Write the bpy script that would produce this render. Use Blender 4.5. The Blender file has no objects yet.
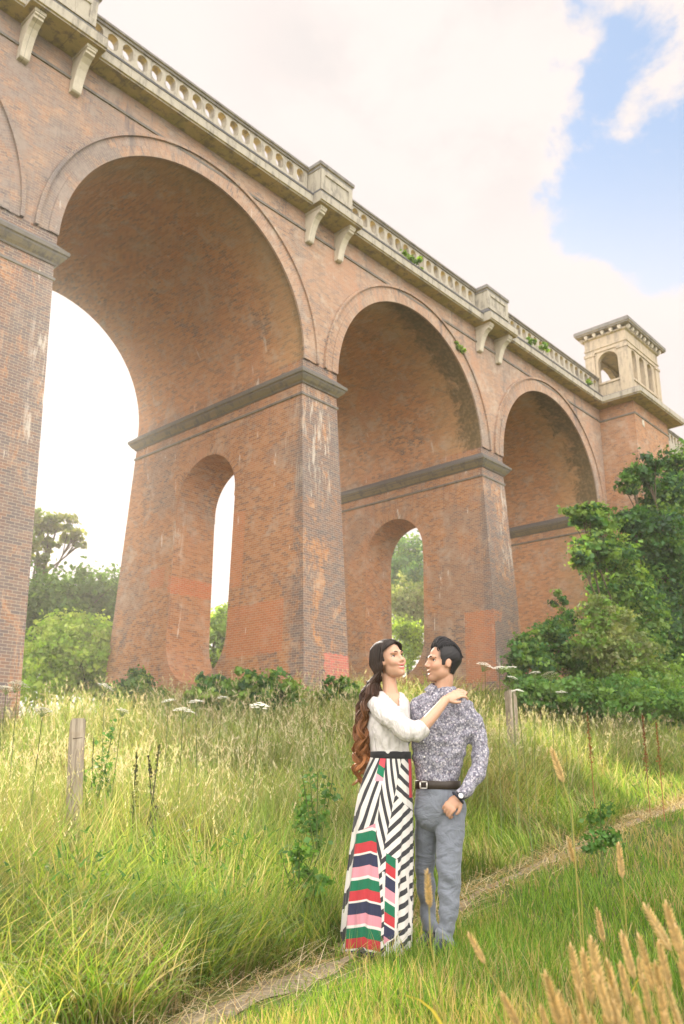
import bpy, bmesh, math, random
import numpy as np
from mathutils import Vector, Matrix

random.seed(7)
rng = np.random.default_rng(11)
C = bpy.context.scene.collection
scene = bpy.context.scene
PI = math.pi

# ---------------------------------------------------------------- camera maths
ZS = 16.02                       # arch springing height above the path
CAM = np.array([-15.0687, -20.7737, -15.0735 + ZS])
YAW, PITCH, ROLL, FPX = 0.746004, 0.299613, 0.0105, 840.036
W, H = 684, 1024
FW = np.array([math.cos(PITCH)*math.cos(YAW), math.cos(PITCH)*math.sin(YAW), math.sin(PITCH)])
R0 = np.array([math.sin(YAW), -math.cos(YAW), 0.0])
U0 = np.cross(R0, FW)
RT = R0*math.cos(ROLL) + U0*math.sin(ROLL)
UP = U0*math.cos(ROLL) - R0*math.sin(ROLL)
HF = np.array([math.cos(YAW), math.sin(YAW), 0.0])

def ray(px, py):
    return FW + RT*((px - W/2)/FPX) - UP*((py - H/2)/FPX)
def at_dist(px, py, d):          # point at horizontal forward distance d
    r = ray(px, py); return CAM + r*(d/(r @ HF))
def at_y(px, py, Y):
    r = ray(px, py); return CAM + r*((Y - CAM[1])/r[1])

# ---------------------------------------------------------------- terrain
PATH = [(-15.3, -18.9), (-14.0, -18.35), (-12.66, -17.81), (-11.58, -17.49), (-10.2, -17.1), (-8.57, -16.41), (-7.6, -16.2), (-6.25, -15.89), (-5.04, -15.74), (-3.29, -15.45), (-.34, -14.92), (4, -14.1), (12, -12.7), (45, -8)]
PX = np.array([q[0] for q in PATH]); PY = np.array([q[1] for q in PATH])
def path_y(x): 
    x = np.asarray(x, float)
    y = np.interp(x, PX, PY)
    y = np.where(x < PX[0], PY[0] + (x - PX[0])*0.42, y)
    return y
def sstep(t):
    t = np.clip(t, 0, 1); return t*t*(3 - 2*t)
def vnoise(x, y, seed=0):
    """smooth value noise 0..1"""
    x = np.asarray(x, float); y = np.asarray(y, float)
    xi = np.floor(x).astype(np.int64); yi = np.floor(y).astype(np.int64)
    fx = x - xi; fy = y - yi
    fx = fx*fx*(3 - 2*fx); fy = fy*fy*(3 - 2*fy)
    def h(a, b):
        n = (a*374761393 + b*668265263 + seed*982451653) & 0xffffffff
        n = ((n ^ (n >> 13))*1274126177) & 0xffffffff
        n = n ^ (n >> 16)
        return (n & 0xffff)/65535.0
    return (h(xi, yi)*(1-fx) + h(xi+1, yi)*fx)*(1-fy) + (h(xi, yi+1)*(1-fx) + h(xi+1, yi+1)*fx)*fy
def ground_h(x, y):
    x = np.asarray(x, float); y = np.asarray(y, float)
    hp = 0.052*np.clip(x + 9.5, 0, 60) * sstep((x + 9.5)/6)
    s = (y - path_y(x))
    far = 2.3 + 0.125*np.clip(x, -40, 45)
    far = np.maximum(far, hp)
    sv = np.maximum(-0.7 - path_y(x), 3.0)
    T = np.clip((s - 0.15)/(sv - 0.15), 0, 1)
    T = T*(0.55 + 0.45*sstep(T))
    h = hp + (far - hp)*T
    near = np.exp(-((x + 10)**2 + (y + 17)**2)/900.0)
    h = h + near*(0.05*(vnoise(x*1.3, y*1.3, 3) - 0.5) + 0.10*(vnoise(x*0.45, y*0.45, 4) - 0.5)*sstep((s - .3)/2))
    # lower side of the path falls away a touch
    h = h - 0.03*np.clip(-s - 0.3, 0, 6)*sstep((-s)/3)
    return h

# ---------------------------------------------------------------- helpers
def prop(o, label=None, cat=None, group=None, kind=None):
    if label: o['label'] = label
    if cat: o['category'] = cat
    if group: o['group'] = group
    if kind: o['kind'] = kind
    return o
def empty(name, loc=(0, 0, 0), label=None, cat=None, group=None, rot=(0, 0, 0)):
    o = bpy.data.objects.new(name, None); C.objects.link(o)
    o.location = loc; o.rotation_euler = rot; o.empty_display_size = 0.1
    return prop(o, label, cat, group)

class MB:
    """collects verts / faces / uvs and links them as one mesh object"""
    def __init__(s): s.v = []; s.f = []; s.uv = []; s.sm = []
    def quad(s, pts, uvs=None, smooth=False):
        i = len(s.v); s.v += [tuple(map(float, p)) for p in pts]
        s.f.append(tuple(range(i, i + len(pts))))
        s.uv += list(uvs) if uvs else [(0, 0)]*len(pts)
        s.sm.append(smooth)
    def box(s, x0, x1, y0, y1, z0, z1):
        def q(a, b, c, d, uv): s.quad([a, b, c, d], uv)
        q((x0,y0,z0),(x1,y0,z0),(x1,y0,z1),(x0,y0,z1), [(x0,z0),(x1,z0),(x1,z1),(x0,z1)])
        q((x1,y1,z0),(x0,y1,z0),(x0,y1,z1),(x1,y1,z1), [(x1,z0),(x0,z0),(x0,z1),(x1,z1)])
        q((x0,y1,z0),(x0,y0,z0),(x0,y0,z1),(x0,y1,z1), [(y1,z0),(y0,z0),(y0,z1),(y1,z1)])
        q((x1,y0,z0),(x1,y1,z0),(x1,y1,z1),(x1,y0,z1), [(y0,z0),(y1,z0),(y1,z1),(y0,z1)])
        q((x0,y0,z1),(x1,y0,z1),(x1,y1,z1),(x0,y1,z1), [(x0,y0),(x1,y0),(x1,y1),(x0,y1)])
        q((x0,y1,z0),(x1,y1,z0),(x1,y0,z0),(x0,y0,z0), [(x0,y1),(x1,y1),(x1,y0),(x0,y0)])
    def prism_x(s, prof, x0, x1):
        """profile of (y,z) points counter-clockwise seen from -x... extruded along x"""
        n = len(prof); L = 0
        for i in range(n):
            a, b = prof[i], prof[(i+1) % n]; l = math.hypot(b[0]-a[0], b[1]-a[1])
            s.quad([(x0,)+a, (x1,)+a, (x1,)+b, (x0,)+b], [(x0, L), (x1, L), (x1, L+l), (x0, L+l)]); L += l
        s.quad([(x0,)+q for q in reversed(prof)], [q for q in reversed(prof)])
        s.quad([(x1,)+q for q in prof], [q for q in prof])
    def loop(s, prof, x0, x1, y0, y1, zoff=0):
        """(offset,z) profile carried round a rectangle with mitred corners"""
        for (o0, z0), (o1, z1) in zip(prof[:-1], prof[1:]):
            a = [(x0-o0,y0-o0),(x1+o0,y0-o0),(x1+o0,y1+o0),(x0-o0,y1+o0)]
            b = [(x0-o1,y0-o1),(x1+o1,y0-o1),(x1+o1,y1+o1),(x0-o1,y1+o1)]
            l = math.hypot(o1-o0, z1-z0)
            for k in range(4):
                j = (k+1) % 4
                t0 = a[k][0] if k % 2 == 0 else a[k][1]; t1 = a[j][0] if k % 2 == 0 else a[j][1]
                s.quad([b[k]+(z1+zoff,), b[j]+(z1+zoff,), a[j]+(z0+zoff,), a[k]+(z0+zoff,)], [(t0, z1), (t1, z1), (t1, z0), (t0, z0)])
    def tube(s, pts, rad, n=8, cap=True, smooth=True):
        pts = [Vector(p) for p in pts]; rings = []
        up = Vector((0.13, 0.21, 0.97))
        for i, p in enumerate(pts):
            d = (pts[min(i+1, len(pts)-1)] - pts[max(i-1, 0)]).normalized()
            a = d.cross(up); 
            if a.length < 1e-3: a = d.cross(Vector((1, 0, 0)))
            a.normalize(); b = d.cross(a); up = a.cross(d)
            r = rad[i] if hasattr(rad, '__len__') else rad
            rings.append([p + a*(math.cos(2*PI*k/n)*r) + b*(math.sin(2*PI*k/n)*r) for k in range(n)])
        base = len(s.v)
        for rg in rings: s.v += [tuple(q) for q in rg]
        for i in range(len(rings)-1):
            for k in range(n):
                j = (k+1) % n
                s.f.append((base+i*n+k, base+i*n+j, base+(i+1)*n+j, base+(i+1)*n+k))
                s.uv += [(k/n, i), ((k+1)/n, i), ((k+1)/n, i+1), (k/n, i+1)]; s.sm.append(smooth)
        if cap:
            s.f.append(tuple(base+k for k in range(n))); s.uv += [(0, 0)]*n; s.sm.append(False)
            e = base+(len(rings)-1)*n
            s.f.append(tuple(e+n-1-k for k in range(n))); s.uv += [(0, 0)]*n; s.sm.append(False)
    def ball(s, c, r, nu=8, nv=5, axis=None):
        c = Vector(c); r = Vector(r) if hasattr(r, '__len__') else Vector((r, r, r))
        M = axis if axis is not None else Matrix.Identity(3)
        base = len(s.v)
        for i in range(nv+1):
            th = PI*i/nv
            for k in range(nu):
                ph = 2*PI*k/nu
                q = Vector((r.x*math.sin(th)*math.cos(ph), r.y*math.sin(th)*math.sin(ph), r.z*math.cos(th)))
                s.v.append(tuple(c + M @ q))
        for i in range(nv):
            for k in range(nu):
                j = (k+1) % nu
                s.f.append((base+i*nu+k, base+(i+1)*nu+k, base+(i+1)*nu+j, base+i*nu+j))
                s.uv += [(0, 0)]*4; s.sm.append(True)
    def mesh(s, name, mat):
        me = bpy.data.meshes.new(name); me.from_pydata(s.v, [], s.f)
        uv = me.uv_layers.new(name='UVMap')
        uv.data.foreach_set('uv', np.array(s.uv, dtype=np.float32).ravel())
        me.polygons.foreach_set('use_smooth', np.array(s.sm, dtype=bool))
        if mat is not None: me.materials.append(mat)
        me.validate(); me.update()
        return me
    def build(s, name, mat, parent=None):
        o = bpy.data.objects.new(name, s.mesh(name, mat)); C.objects.link(o)
        if parent is not None: o.parent = parent
        return o

def np_mesh(name, V, F, mat, cols=None, parent=None, smooth=False):
    """V (n,3), F (m,k) -> object, optional per-vertex colour"""
    me = bpy.data.meshes.new(name); k = F.shape[1]
    me.vertices.add(len(V)); me.vertices.foreach_set('co', V.astype(np.float32).ravel())
    me.loops.add(F.size); me.loops.foreach_set('vertex_index', F.astype(np.int32).ravel())
    me.polygons.add(len(F)); me.polygons.foreach_set('loop_start', np.arange(0, F.size, k, dtype=np.int32))
    me.polygons.foreach_set('loop_total', np.full(len(F), k, dtype=np.int32))
    me.polygons.foreach_set('use_smooth', np.full(len(F), smooth, dtype=bool))
    me.update(calc_edges=True)
    if cols is not None:
        a = me.color_attributes.new('Col', 'FLOAT_COLOR', 'POINT')
        c4 = np.ones((len(V), 4), dtype=np.float32); c4[:, :3] = cols
        a.data.foreach_set('color', c4.ravel())
    me.materials.append(mat)
    o = bpy.data.objects.new(name, me); C.objects.link(o)
    if parent is not None: o.parent = parent
    return o

# ---------------------------------------------------------------- node helpers
class NT:
    def __init__(s, name):
        s.m = bpy.data.materials.new(name); s.m.use_nodes = True
        s.t = s.m.node_tree; s.n = s.t.nodes; s.n.clear()
        s.out = s.n.new('ShaderNodeOutputMaterial')
    def new(s, typ, **kw):
        nd = s.n.new(typ)
        for k, v in kw.items(): setattr(nd, k, v)
        return nd
    def link(s, a, b): s.t.links.new(a, b)
    def val(s, sock, v):
        if hasattr(v, 'is_linked') or isinstance(v, bpy.types.NodeSocket): s.link(v, sock)
        else: sock.default_value = v
    def math(s, op, a, b=0.0, c=None, clamp=False):
        nd = s.new('ShaderNodeMath', operation=op, use_clamp=clamp)
        s.val(nd.inputs[0], a); s.val(nd.inputs[1], b)
        if c is not None: s.val(nd.inputs[2], c)
        return nd.outputs[0]
    def mix(s, fac, a, b, blend='MIX'):
        nd = s.new('ShaderNodeMix', data_type='RGBA', blend_type=blend)
        s.val(nd.inputs[0], fac)
        for sock, v in ((nd.inputs[6], a), (nd.inputs[7], b)):
            if isinstance(v, tuple): sock.default_value = (v + (1,)) if len(v) == 3 else v
            else: s.link(v, sock)
        return nd.outputs[2]
    def noise(s, vec, scale, detail=4, rough=0.6, dist=0.0):
        nd = s.new('ShaderNodeTexNoise'); nd.inputs['Scale'].default_value = scale
        nd.inputs['Detail'].default_value = detail; nd.inputs['Roughness'].default_value = rough
        nd.inputs['Distortion'].default_value = dist
        if vec is not None: s.link(vec, nd.inputs['Vector'])
        return nd.outputs['Fac']
    def sm(s, x, a, b):          # smoothstep a..b
        nd = s.new('ShaderNodeMapRange', interpolation_type='SMOOTHSTEP')
        s.val(nd.inputs[0], x); s.val(nd.inputs[1], a); s.val(nd.inputs[2], b)
        return nd.outputs[0]
    def coord(s, which='Object'): return s.new('ShaderNodeTexCoord').outputs[which]
    def mapping(s, vec, sc=(1, 1, 1), loc=(0, 0, 0), rot=(0, 0, 0)):
        nd = s.new('ShaderNodeMapping'); s.link(vec, nd.inputs[0])
        nd.inputs['Location'].default_value = loc; nd.inputs['Rotation'].default_value = rot; nd.inputs['Scale'].default_value = sc
        return nd.outputs[0]
    def xyz(s, vec):
        nd = s.new('ShaderNodeSeparateXYZ'); s.link(vec, nd.inputs[0]); return nd.outputs
    def bsdf(s, col, rough=0.85, bump=None, bstr=0.4, bdist=0.02, spec=0.3, **kw):
        b = s.new('ShaderNodeBsdfPrincipled')
        if isinstance(col, tuple): b.inputs['Base Color'].default_value = col + (1,) if len(col) == 3 else col
        else: s.link(col, b.inputs['Base Color'])
        s.val(b.inputs['Roughness'], rough); b.inputs['Specular IOR Level'].default_value = spec
        for k, v in kw.items(): b.inputs[k.replace('_', ' ')].default_value = v
        if bump is not None:
            bp = s.new('ShaderNodeBump'); bp.inputs['Strength'].default_value = bstr; bp.inputs['Distance'].default_value = bdist
            s.link(bump, bp.inputs['Height']); s.link(bp.outputs[0], b.inputs['Normal'])
        s.link(b.outputs[0], s.out.inputs[0]); return b

# ---------------------------------------------------------------- materials
def brick_mat(name, ramp, grey=0.5, eff=0.5, damp=False, soot=0.0, patches=(), stain=None, pale=0.0, streaks=()):
    t = NT(name)
    uv = t.coord('UV'); ob = t.coord('Object')
    U = t.xyz(uv); X = t.xyz(ob)
    bw, bh = 0.245, 0.085
    row = t.math('FLOOR', t.math('DIVIDE', U[1], bh))
    odd = t.math('MULTIPLY', t.math('MODULO', t.math('ADD', row, 4000), 2), 0.5)
    ux = t.math('ADD', t.math('DIVIDE', U[0], bw), odd)
    cell = t.math('FLOOR', ux)
    cv = t.new('ShaderNodeCombineXYZ'); t.link(cell, cv.inputs[0]); t.link(row, cv.inputs[1])
    wn = t.new('ShaderNodeTexWhiteNoise', noise_dimensions='2D'); t.link(cv.outputs[0], wn.inputs['Vector'])
    cr = t.new('ShaderNodeValToRGB'); t.link(wn.outputs['Value'], cr.inputs[0])
    el = cr.color_ramp.elements; cr.color_ramp.interpolation = 'CONSTANT'
    while len(el) < len(ramp): el.new(0.5)
    for e, (p, c) in zip(el, ramp): e.position = p; e.color = c + (1,)
    col = cr.outputs[0]
    # weathering fields
    n1 = t.noise(t.mapping(ob, (1, 1, 0.8)), 0.28, 6, 0.65, 0.6)
    n2 = t.noise(ob, 1.1, 6, 0.7, 0.4)
    n3 = t.noise(t.mapping(ob, (1, 1, 0.5)), 0.55, 5, 0.62, 1.0)
    n4 = t.noise(ob, 6.0, 3, 0.6)
    # soot-grey zones with ragged edges
    g = t.sm(t.math('ADD', n1, t.math('MULTIPLY', t.math('SUBTRACT', n2, .5), .35)), .50, .60)
    col = t.mix(t.math('MULTIPLY', g, grey), col, (.20, .165, .15))
    # redder fresher zones
    rz = t.sm(n3, .56, .66)
    col = t.mix(t.math('MULTIPLY', rz, .55), col, (.44, .20, .105), 'MIX')
    # dusty pale bloom
    pb = t.sm(t.math('ADD', n2, t.math('MULTIPLY', n4, .25)), .60, .82)
    col = t.mix(t.math('MULTIPLY', pb, .45 + pale), col, (.48, .39, .31))
    if pale: col = t.mix(t.math('MULTIPLY', t.sm(n3, .35, .6), pale), col, (.46, .34, .27))
    # blue black engineering bricks
    wn2 = t.new('ShaderNodeTexWhiteNoise', noise_dimensions='2D')
    off = t.new('ShaderNodeVectorMath', operation='ADD'); t.link(cv.outputs[0], off.inputs[0]); off.inputs[1].default_value = (37, 91, 0)
    t.link(off.outputs[0], wn2.inputs['Vector'])
    db = t.math('GREATER_THAN', wn2.outputs['Value'], t.math('SUBTRACT', 1.0, t.math('MULTIPLY', t.sm(n3, .42, .30), .55)))
    col = t.mix(t.math('MULTIPLY', db, .48), col, (.10, .095, .10))
    if soot:
        # a century of smoke and rain: blue-black crusts on the weather faces, thick under the mouldings, running down the arrises
        rag = t.noise(t.mapping(ob, (1.3, 1.3, .55)), 1.0, 7, .74, .9)
        face = t.sm(X[1], .35, -.02)
        s1 = t.math('MULTIPLY', t.sm(t.math('ADD', rag, t.math('MULTIPLY', n1, .35)), .535, .66), face)
        arr = t.math('MULTIPLY', t.sm(X[1], 1.5, .0), t.sm(rag, .42, .60))
        und = t.math('MULTIPLY', t.sm(X[2], ZS-4.2, ZS-1.3), t.sm(t.noise(t.mapping(ob, (3, 3, .35)), 1.0, 5, .7), .48, .66))
        low = t.math('MULTIPLY', t.sm(X[2], ZS-6.5, ZS-9.5), t.sm(rag, .50, .60))
        low = t.math('MULTIPLY', low, t.sm(n3, .60, .45))
        left = t.math('MULTIPLY', t.sm(X[0], -2, -4), t.sm(rag, .36, .56))
        tot = t.math('MAXIMUM', t.math('MAXIMUM', t.math('MULTIPLY', s1, .95), t.math('MULTIPLY', arr, .6)), t.math('MAXIMUM', t.math('MULTIPLY', und, .5), t.math('MAXIMUM', t.math('MULTIPLY', low, .7), t.math('MULTIPLY', left, .72))))
        tot = t.math('MULTIPLY', tot, t.math('ADD', .60, t.math('MULTIPLY', wn2.outputs['Value'], .45)), clamp=True)
        col = t.mix(t.math('MULTIPLY', tot, soot), col, (.118, .108, .115))
    for (c, hs, pc) in patches:          # rebuilt brick patches, each with ragged course edges
        m = None
        for k in range(3):
            q = t.math('ABSOLUTE', t.math('SUBTRACT', t.math('ADD', X[k], t.math('MULTIPLY', t.math('SUBTRACT', n4, .5), .25)), c[k]))
            q = t.math('LESS_THAN', q, hs[k])
            m = q if m is None else t.math('MULTIPLY', m, q)
        m = t.math('MULTIPLY', m, t.math('ADD', .35, t.math('MULTIPLY', wn.outputs['Value'], .45)))
        col = t.mix(m, col, pc)
    # mortar
    fu = t.math('FRACT', ux); fv = t.math('FRACT', t.math('DIVIDE', U[1], bh))
    mo = t.math('MAXIMUM', t.math('LESS_THAN', fu, .05), t.math('LESS_THAN', fv, .15))
    col = t.mix(t.math('MULTIPLY', mo, .75), col, (.42, .36, .28))
    # lime streaks
    st = t.noise(t.mapping(ob, (2.6, 2.6, .42)), 1.0, 5, 0.7, 0.2)
    sv = t.sm(st, .64, .69)
    col = t.mix(t.math('MULTIPLY', sv, eff), col, (.66, .60, .52))
    for (c, hs) in streaks:
        m = None
        for k in range(3):
            q = t.math('ABSOLUTE', t.math('SUBTRACT', X[k], c[k]))
            q = t.sm(q, hs[k], hs[k]*.4)
            m = q if m is None else t.math('MULTIPLY', m, q)
        q = t.sm(t.noise(t.mapping(ob, (5, 5, .7)), 1.0, 5, .75), .50, .62)
        col = t.mix(t.math('MULTIPLY', t.math('MULTIPLY', m, q), .62), col, (.60, .54, .46))
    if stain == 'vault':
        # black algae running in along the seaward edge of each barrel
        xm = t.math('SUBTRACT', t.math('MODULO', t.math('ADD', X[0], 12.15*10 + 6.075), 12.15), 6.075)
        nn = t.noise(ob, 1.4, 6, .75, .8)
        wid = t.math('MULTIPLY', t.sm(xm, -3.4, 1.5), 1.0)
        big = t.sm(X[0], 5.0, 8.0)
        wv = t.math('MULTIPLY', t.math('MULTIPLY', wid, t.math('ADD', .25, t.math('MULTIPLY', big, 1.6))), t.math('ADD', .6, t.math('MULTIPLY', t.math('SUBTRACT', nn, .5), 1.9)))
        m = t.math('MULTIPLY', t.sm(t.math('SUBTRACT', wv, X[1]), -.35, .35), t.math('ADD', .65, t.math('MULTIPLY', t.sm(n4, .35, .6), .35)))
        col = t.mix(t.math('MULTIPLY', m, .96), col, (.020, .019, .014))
        # ochre lichen wash around the stain
        m2 = t.sm(t.math('SUBTRACT', t.math('ADD', wv, 2.6), t.math('ADD', X[1], t.math('MULTIPLY', n2, 1.5))), -.6, 1.6)
        col = t.mix(t.math('MULTIPLY', m2, .34), col, (.33, .25, .12))
        sp = t.sm(nn, .60, .70)
        cr2 = t.math('MULTIPLY', sp, t.sm(X[2], ZS + 3.6, ZS + 4.8))
        col = t.mix(t.math('MULTIPLY', cr2, .6), col, (.06, .055, .035))
    if damp:
        m = t.sm(t.noise(t.mapping(ob, (1.4, 1.4, .22)), 1.0, 5, .7), .54, .68)
        m = t.math('MULTIPLY', m, t.math('MAXIMUM', t.sm(X[2], ZS + 2.5, ZS + 5.5), t.math('MULTIPLY', t.sm(n1, .46, .58), .85)))
        col = t.mix(t.math('MULTIPLY', m, .72), col, (.115, .11, .12))
        col = t.mix(t.math('MULTIPLY', t.math('MULTIPLY', t.sm(X[0], 5, -9), t.sm(n2, .38, .55)), .5), col, (.19, .165, .165))
    bh_ = t.math('ADD', t.math('MULTIPLY', mo, -1.0), t.math('MULTIPLY', n4, .6))
    t.bsdf(col, .9, bh_, .35, .012, .2)
    return t.m

BR_RED = [(0, (.36, .165, .075)), (.22, (.41, .195, .090)), (.48, (.32, .155, .078)), (.68, (.43, .22, .11)), (.88, (.25, .135, .085))]
BR_OLD = [(0, (.33, .20, .135)), (.25, (.37, .215, .14)), (.5, (.29, .185, .14)), (.7, (.40, .255, .175)), (.88, (.23, .165, .14))]
M = {}
M['brick_wall'] = brick_mat('weathered_wall_brick', BR_OLD, grey=.5, eff=.3, damp=True, pale=.26)
BR_VAULT = [(p, tuple(min(1, v*1.18) for v in c)) for p, c in BR_RED]
M['brick_vault'] = brick_mat('vault_brick', BR_VAULT, grey=.22, eff=.4, stain='vault', pale=.10)
ORG = (.46, .17, .075)
M['brick_pier'] = brick_mat('pier_brick', BR_RED, grey=.45, eff=.7, pale=.06, soot=.88,
    patches=[((5.0, 2.0, ZS-10.2), (1.2, 1.5, .95), ORG), ((5.0, 7.0, ZS-7.8), (2.4, .5, .35), (.50, .16, .07)), ((5.0, 8.3, ZS-7.4), (.8, .5, .4), ORG), ((6.7, -.6, ZS-12.1), (.75, .7, .95), (.60, .17, .13)),
             ((17.3, .4, ZS-9.6), (.5, .8, 1.6), ORG), ((5.0, 8.9, ZS-11.6), (.8, .4, .5), ORG), ((4.9, 3.2, ZS-7.0), (.9, .35, 1.5), (.50, .20, .09))],
    streaks=[((5.1, 7.15, ZS-5.9), (.5, .65, 2.3)), ((5.9, -.1, ZS-3.2), (1.2, .6, 2.8)), ((18.9, -.1, ZS-3.5), (.9, .7, 3.4)), ((-5.2, -.2, ZS-5.0), (.5, .8, 3.5))])
M['brick_tower'] = brick_mat('tower_brick', BR_RED, grey=.15, eff=.15, pale=.10)
M['brick_ring'] = brick_mat('arch_ring_brick', BR_OLD, grey=.85, eff=.6, damp=True, pale=.22)

def stone_mat(name, base, algae=.8, soot=.6):
    t = NT(name); ob = t.coord('Object'); X = t.xyz(ob)
    n1 = t.noise(ob, .9, 6, .7, .5); n2 = t.noise(ob, 4.5, 5, .7); n3 = t.noise(t.mapping(ob, (3, 3, .7)), 1.0, 5, .7)
    col = t.mix(n2, tuple(c*.82 for c in base), tuple(min(1, c*1.15) for c in base))
    # lichen grows on the undersides
    geo = t.new('ShaderNodeNewGeometry'); nz = t.xyz(geo.outputs['Normal'])[2]
    un = t.math('MULTIPLY', t.sm(nz, -.35, -.8), algae)
    ach = t.mix(t.sm(n1, .4, .65), (.50, .37, .12), (.36, .31, .09))
    # each soffit slab differs
    sl = t.new('ShaderNodeTexWhiteNoise', noise_dimensions='1D'); t.link(t.math('FLOOR', t.math('DIVIDE', X[0], 1.1)), sl.inputs['W'])
    ach = t.mix(t.math('MULTIPLY', sl.outputs['Value'], .6), ach, (.56, .42, .18))
    col = t.mix(un, col, ach)
    so = t.math('MULTIPLY', t.sm(t.math('ADD', n3, t.math('MULTIPLY', t.math('SUBTRACT', n2, .5), .4)), .46, .66), soot)
    col = t.mix(so, col, (.13, .12, .11))
    top = t.math('MULTIPLY', t.sm(nz, .2, .7), .85)
    col = t.mix(top, col, (.12, .115, .115))
    jn = t.math('LESS_THAN', t.math('FRACT', t.math('DIVIDE', t.math('ADD', X[0], .37), 1.1)), .014)
    col = t.mix(t.math('MULTIPLY', jn, .6), col, (.13, .12, .10))
    t.bsdf(col, .85, n2, .35, .02, .25)
    return t.m
M['stone'] = stone_mat('caen_stone', (.40, .365, .295), .9, .62)
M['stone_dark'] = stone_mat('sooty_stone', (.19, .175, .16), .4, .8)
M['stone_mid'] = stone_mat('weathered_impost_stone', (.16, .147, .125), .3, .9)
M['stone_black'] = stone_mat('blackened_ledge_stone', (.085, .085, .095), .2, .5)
M['stone_coping'] = stone_mat('grey_coping_stone', (.20, .19, .175), .5, .7)
M['stone_bracket'] = stone_mat('pale_bracket_stone', (.58, .52, .42), .15, .22)
M['stone_pavilion'] = stone_mat('pavilion_stone', (.46, .38, .275), .6, .5)

def plain(name, col, rough=.7, nscale=30, var=.15, bump=.1, **kw):
    t = NT(name); n = t.noise(t.coord('Object'), nscale, 4, .6)
    c = t.mix(n, tuple(v*(1-var) for v in col), tuple(min(1, v*(1+var)) for v in col))
    t.bsdf(c, rough, n, bump, .01, **kw); return t.m

def leaf_mat(name, trans=.45, gloss=.06, tint=(1, 1, 1)):
    """vertex-coloured foliage: diffuse + translucent + slight sheen"""
    t = NT(name)
    a = t.new('ShaderNodeAttribute', attribute_name='Col')
    col = t.mix(1.0, a.outputs['Color'], tint, 'MULTIPLY')
    d = t.new('ShaderNodeBsdfDiffuse'); t.link(col, d.inputs[0])
    tr = t.new('ShaderNodeBsdfTranslucent')
    tc = t.mix(1.0, col, (1.45, 1.35, .6), 'MULTIPLY'); t.link(tc, tr.inputs[0])
    m1 = t.new('ShaderNodeMixShader'); m1.inputs[0].default_value = trans
    t.link(d.outputs[0], m1.inputs[1]); t.link(tr.outputs[0], m1.inputs[2])
    gl = t.new('ShaderNodeBsdfGlossy'); gl.inputs['Roughness'].default_value = .45; gl.inputs[0].default_value = (.9, .9, .9, 1)
    m2 = t.new('ShaderNodeMixShader'); m2.inputs[0].default_value = gloss
    t.link(m1.outputs[0], m2.inputs[1]); t.link(gl.outputs[0], m2.inputs[2])
    t.link(m2.outputs[0], t.out.inputs[0]); return t.m
M['leaf'] = leaf_mat('leaf_foliage', .48, .02)
M['grass'] = leaf_mat('grass_blades', .45, .015)
M['straw'] = leaf_mat('straw_stalks', .38, .015)
M['bark'] = plain('rough_bark', (.11, .085, .06), .95, 8, .45, .6)
M['stem'] = plain('green_stem', (.12, .16, .05), .8)

def ground_mat():
    t = NT('meadow_soil_and_turf'); ob = t.coord('Object')
    n1 = t.noise(ob, .5, 5, .65); n2 = t.noise(ob, 7, 5, .7); n3 = t.noise(ob, .02, 3)
    col = t.mix(t.sm(n1, .4, .62), (.055, .085, .022), (.12, .12, .04))
    col = t.mix(t.sm(n2, .5, .7), col, (.16, .125, .06))
    col = t.mix(t.math('MULTIPLY', t.sm(n3, .4, .6), .3), col, (.09, .12, .03))
    t.bsdf(col, .95, n2, .8, .05, .1); return t.m
M['ground'] = ground_mat()
def path_mat():
    t = NT('trodden_straw_path'); ob = t.coord('Object')
    n1 = t.noise(ob, 3, 5, .7); n2 = t.noise(t.mapping(ob, (1, 1, 1), rot=(0, 0, .33)), 30, 5, .75)
    col = t.mix(t.sm(n1, .4, .65), (.27, .225, .155), (.19, .155, .10))
    col = t.mix(t.sm(n2, .5, .72), col, (.40, .35, .26))
    t.bsdf(col, .95, n2, .8, .03, .1); return t.m
M['path'] = path_mat()

# ---------------------------------------------------------------- viaduct
S, D, R = 12.15, 10.8676, 5.133
VIA = empty('viaduct', (0, 0, 0), 'long red brick railway viaduct of tall round arches with a pale stone balustrade', 'viaduct')
NA = 48
def wall_mesh(mb, k, top=6.45):
    """front and back skins of one bay, arch cut out"""
    xc = k*S; th = [PI - PI*i/NA for i in range(NA+1)]
    for Y, fl in ((0.0, 1), (D, -1)):
        def q(p):
            p = [(x, Y, z + ZS) for x, z in p]
            u = [(a[0], a[2]) for a in p]
            if fl < 0: p = p[::-1]; u = u[::-1]
            mb.quad(p, u)
        q([(xc-S/2, 0), (xc-R, 0), (xc-R, top), (xc-S/2, top)])
        q([(xc+R, 0), (xc+S/2, 0), (xc+S/2, top), (xc+R, top)])
        for a, b in zip(th[:-1], th[1:]):
            x0, z0, x1, z1 = xc+R*math.cos(a), R*math.sin(a), xc+R*math.cos(b), R*math.sin(b)
            q([(x0, z0), (x1, z1), (x1, top), (x0, top)])
def vault_mesh(mb, k):
    xc = k*S; ny = 12
    for i in range(NA):
        a, b = PI - PI*i/NA, PI - PI*(i+1)/NA
        for j in range(ny):
            y0, y1 = D*j/ny, D*(j+1)/ny
            mb.quad([(xc+R*math.cos(a), y0, R*math.sin(a)+ZS), (xc+R*math.cos(a), y1, R*math.sin(a)+ZS), (xc+R*math.cos(b), y1, R*math.sin(b)+ZS), (xc+R*math.cos(b), y0, R*math.sin(b)+ZS)],
                    [(y0, -a*R), (y1, -a*R), (y1, -b*R), (y0, -b*R)], True)
BAYS = [-3, -2, -1, 0, 1, 2]
wm = MB(); wm_ends = []
for k in BAYS: wall_mesh(wm, k)
x0, x1 = -3.5*S, 30.74
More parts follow.
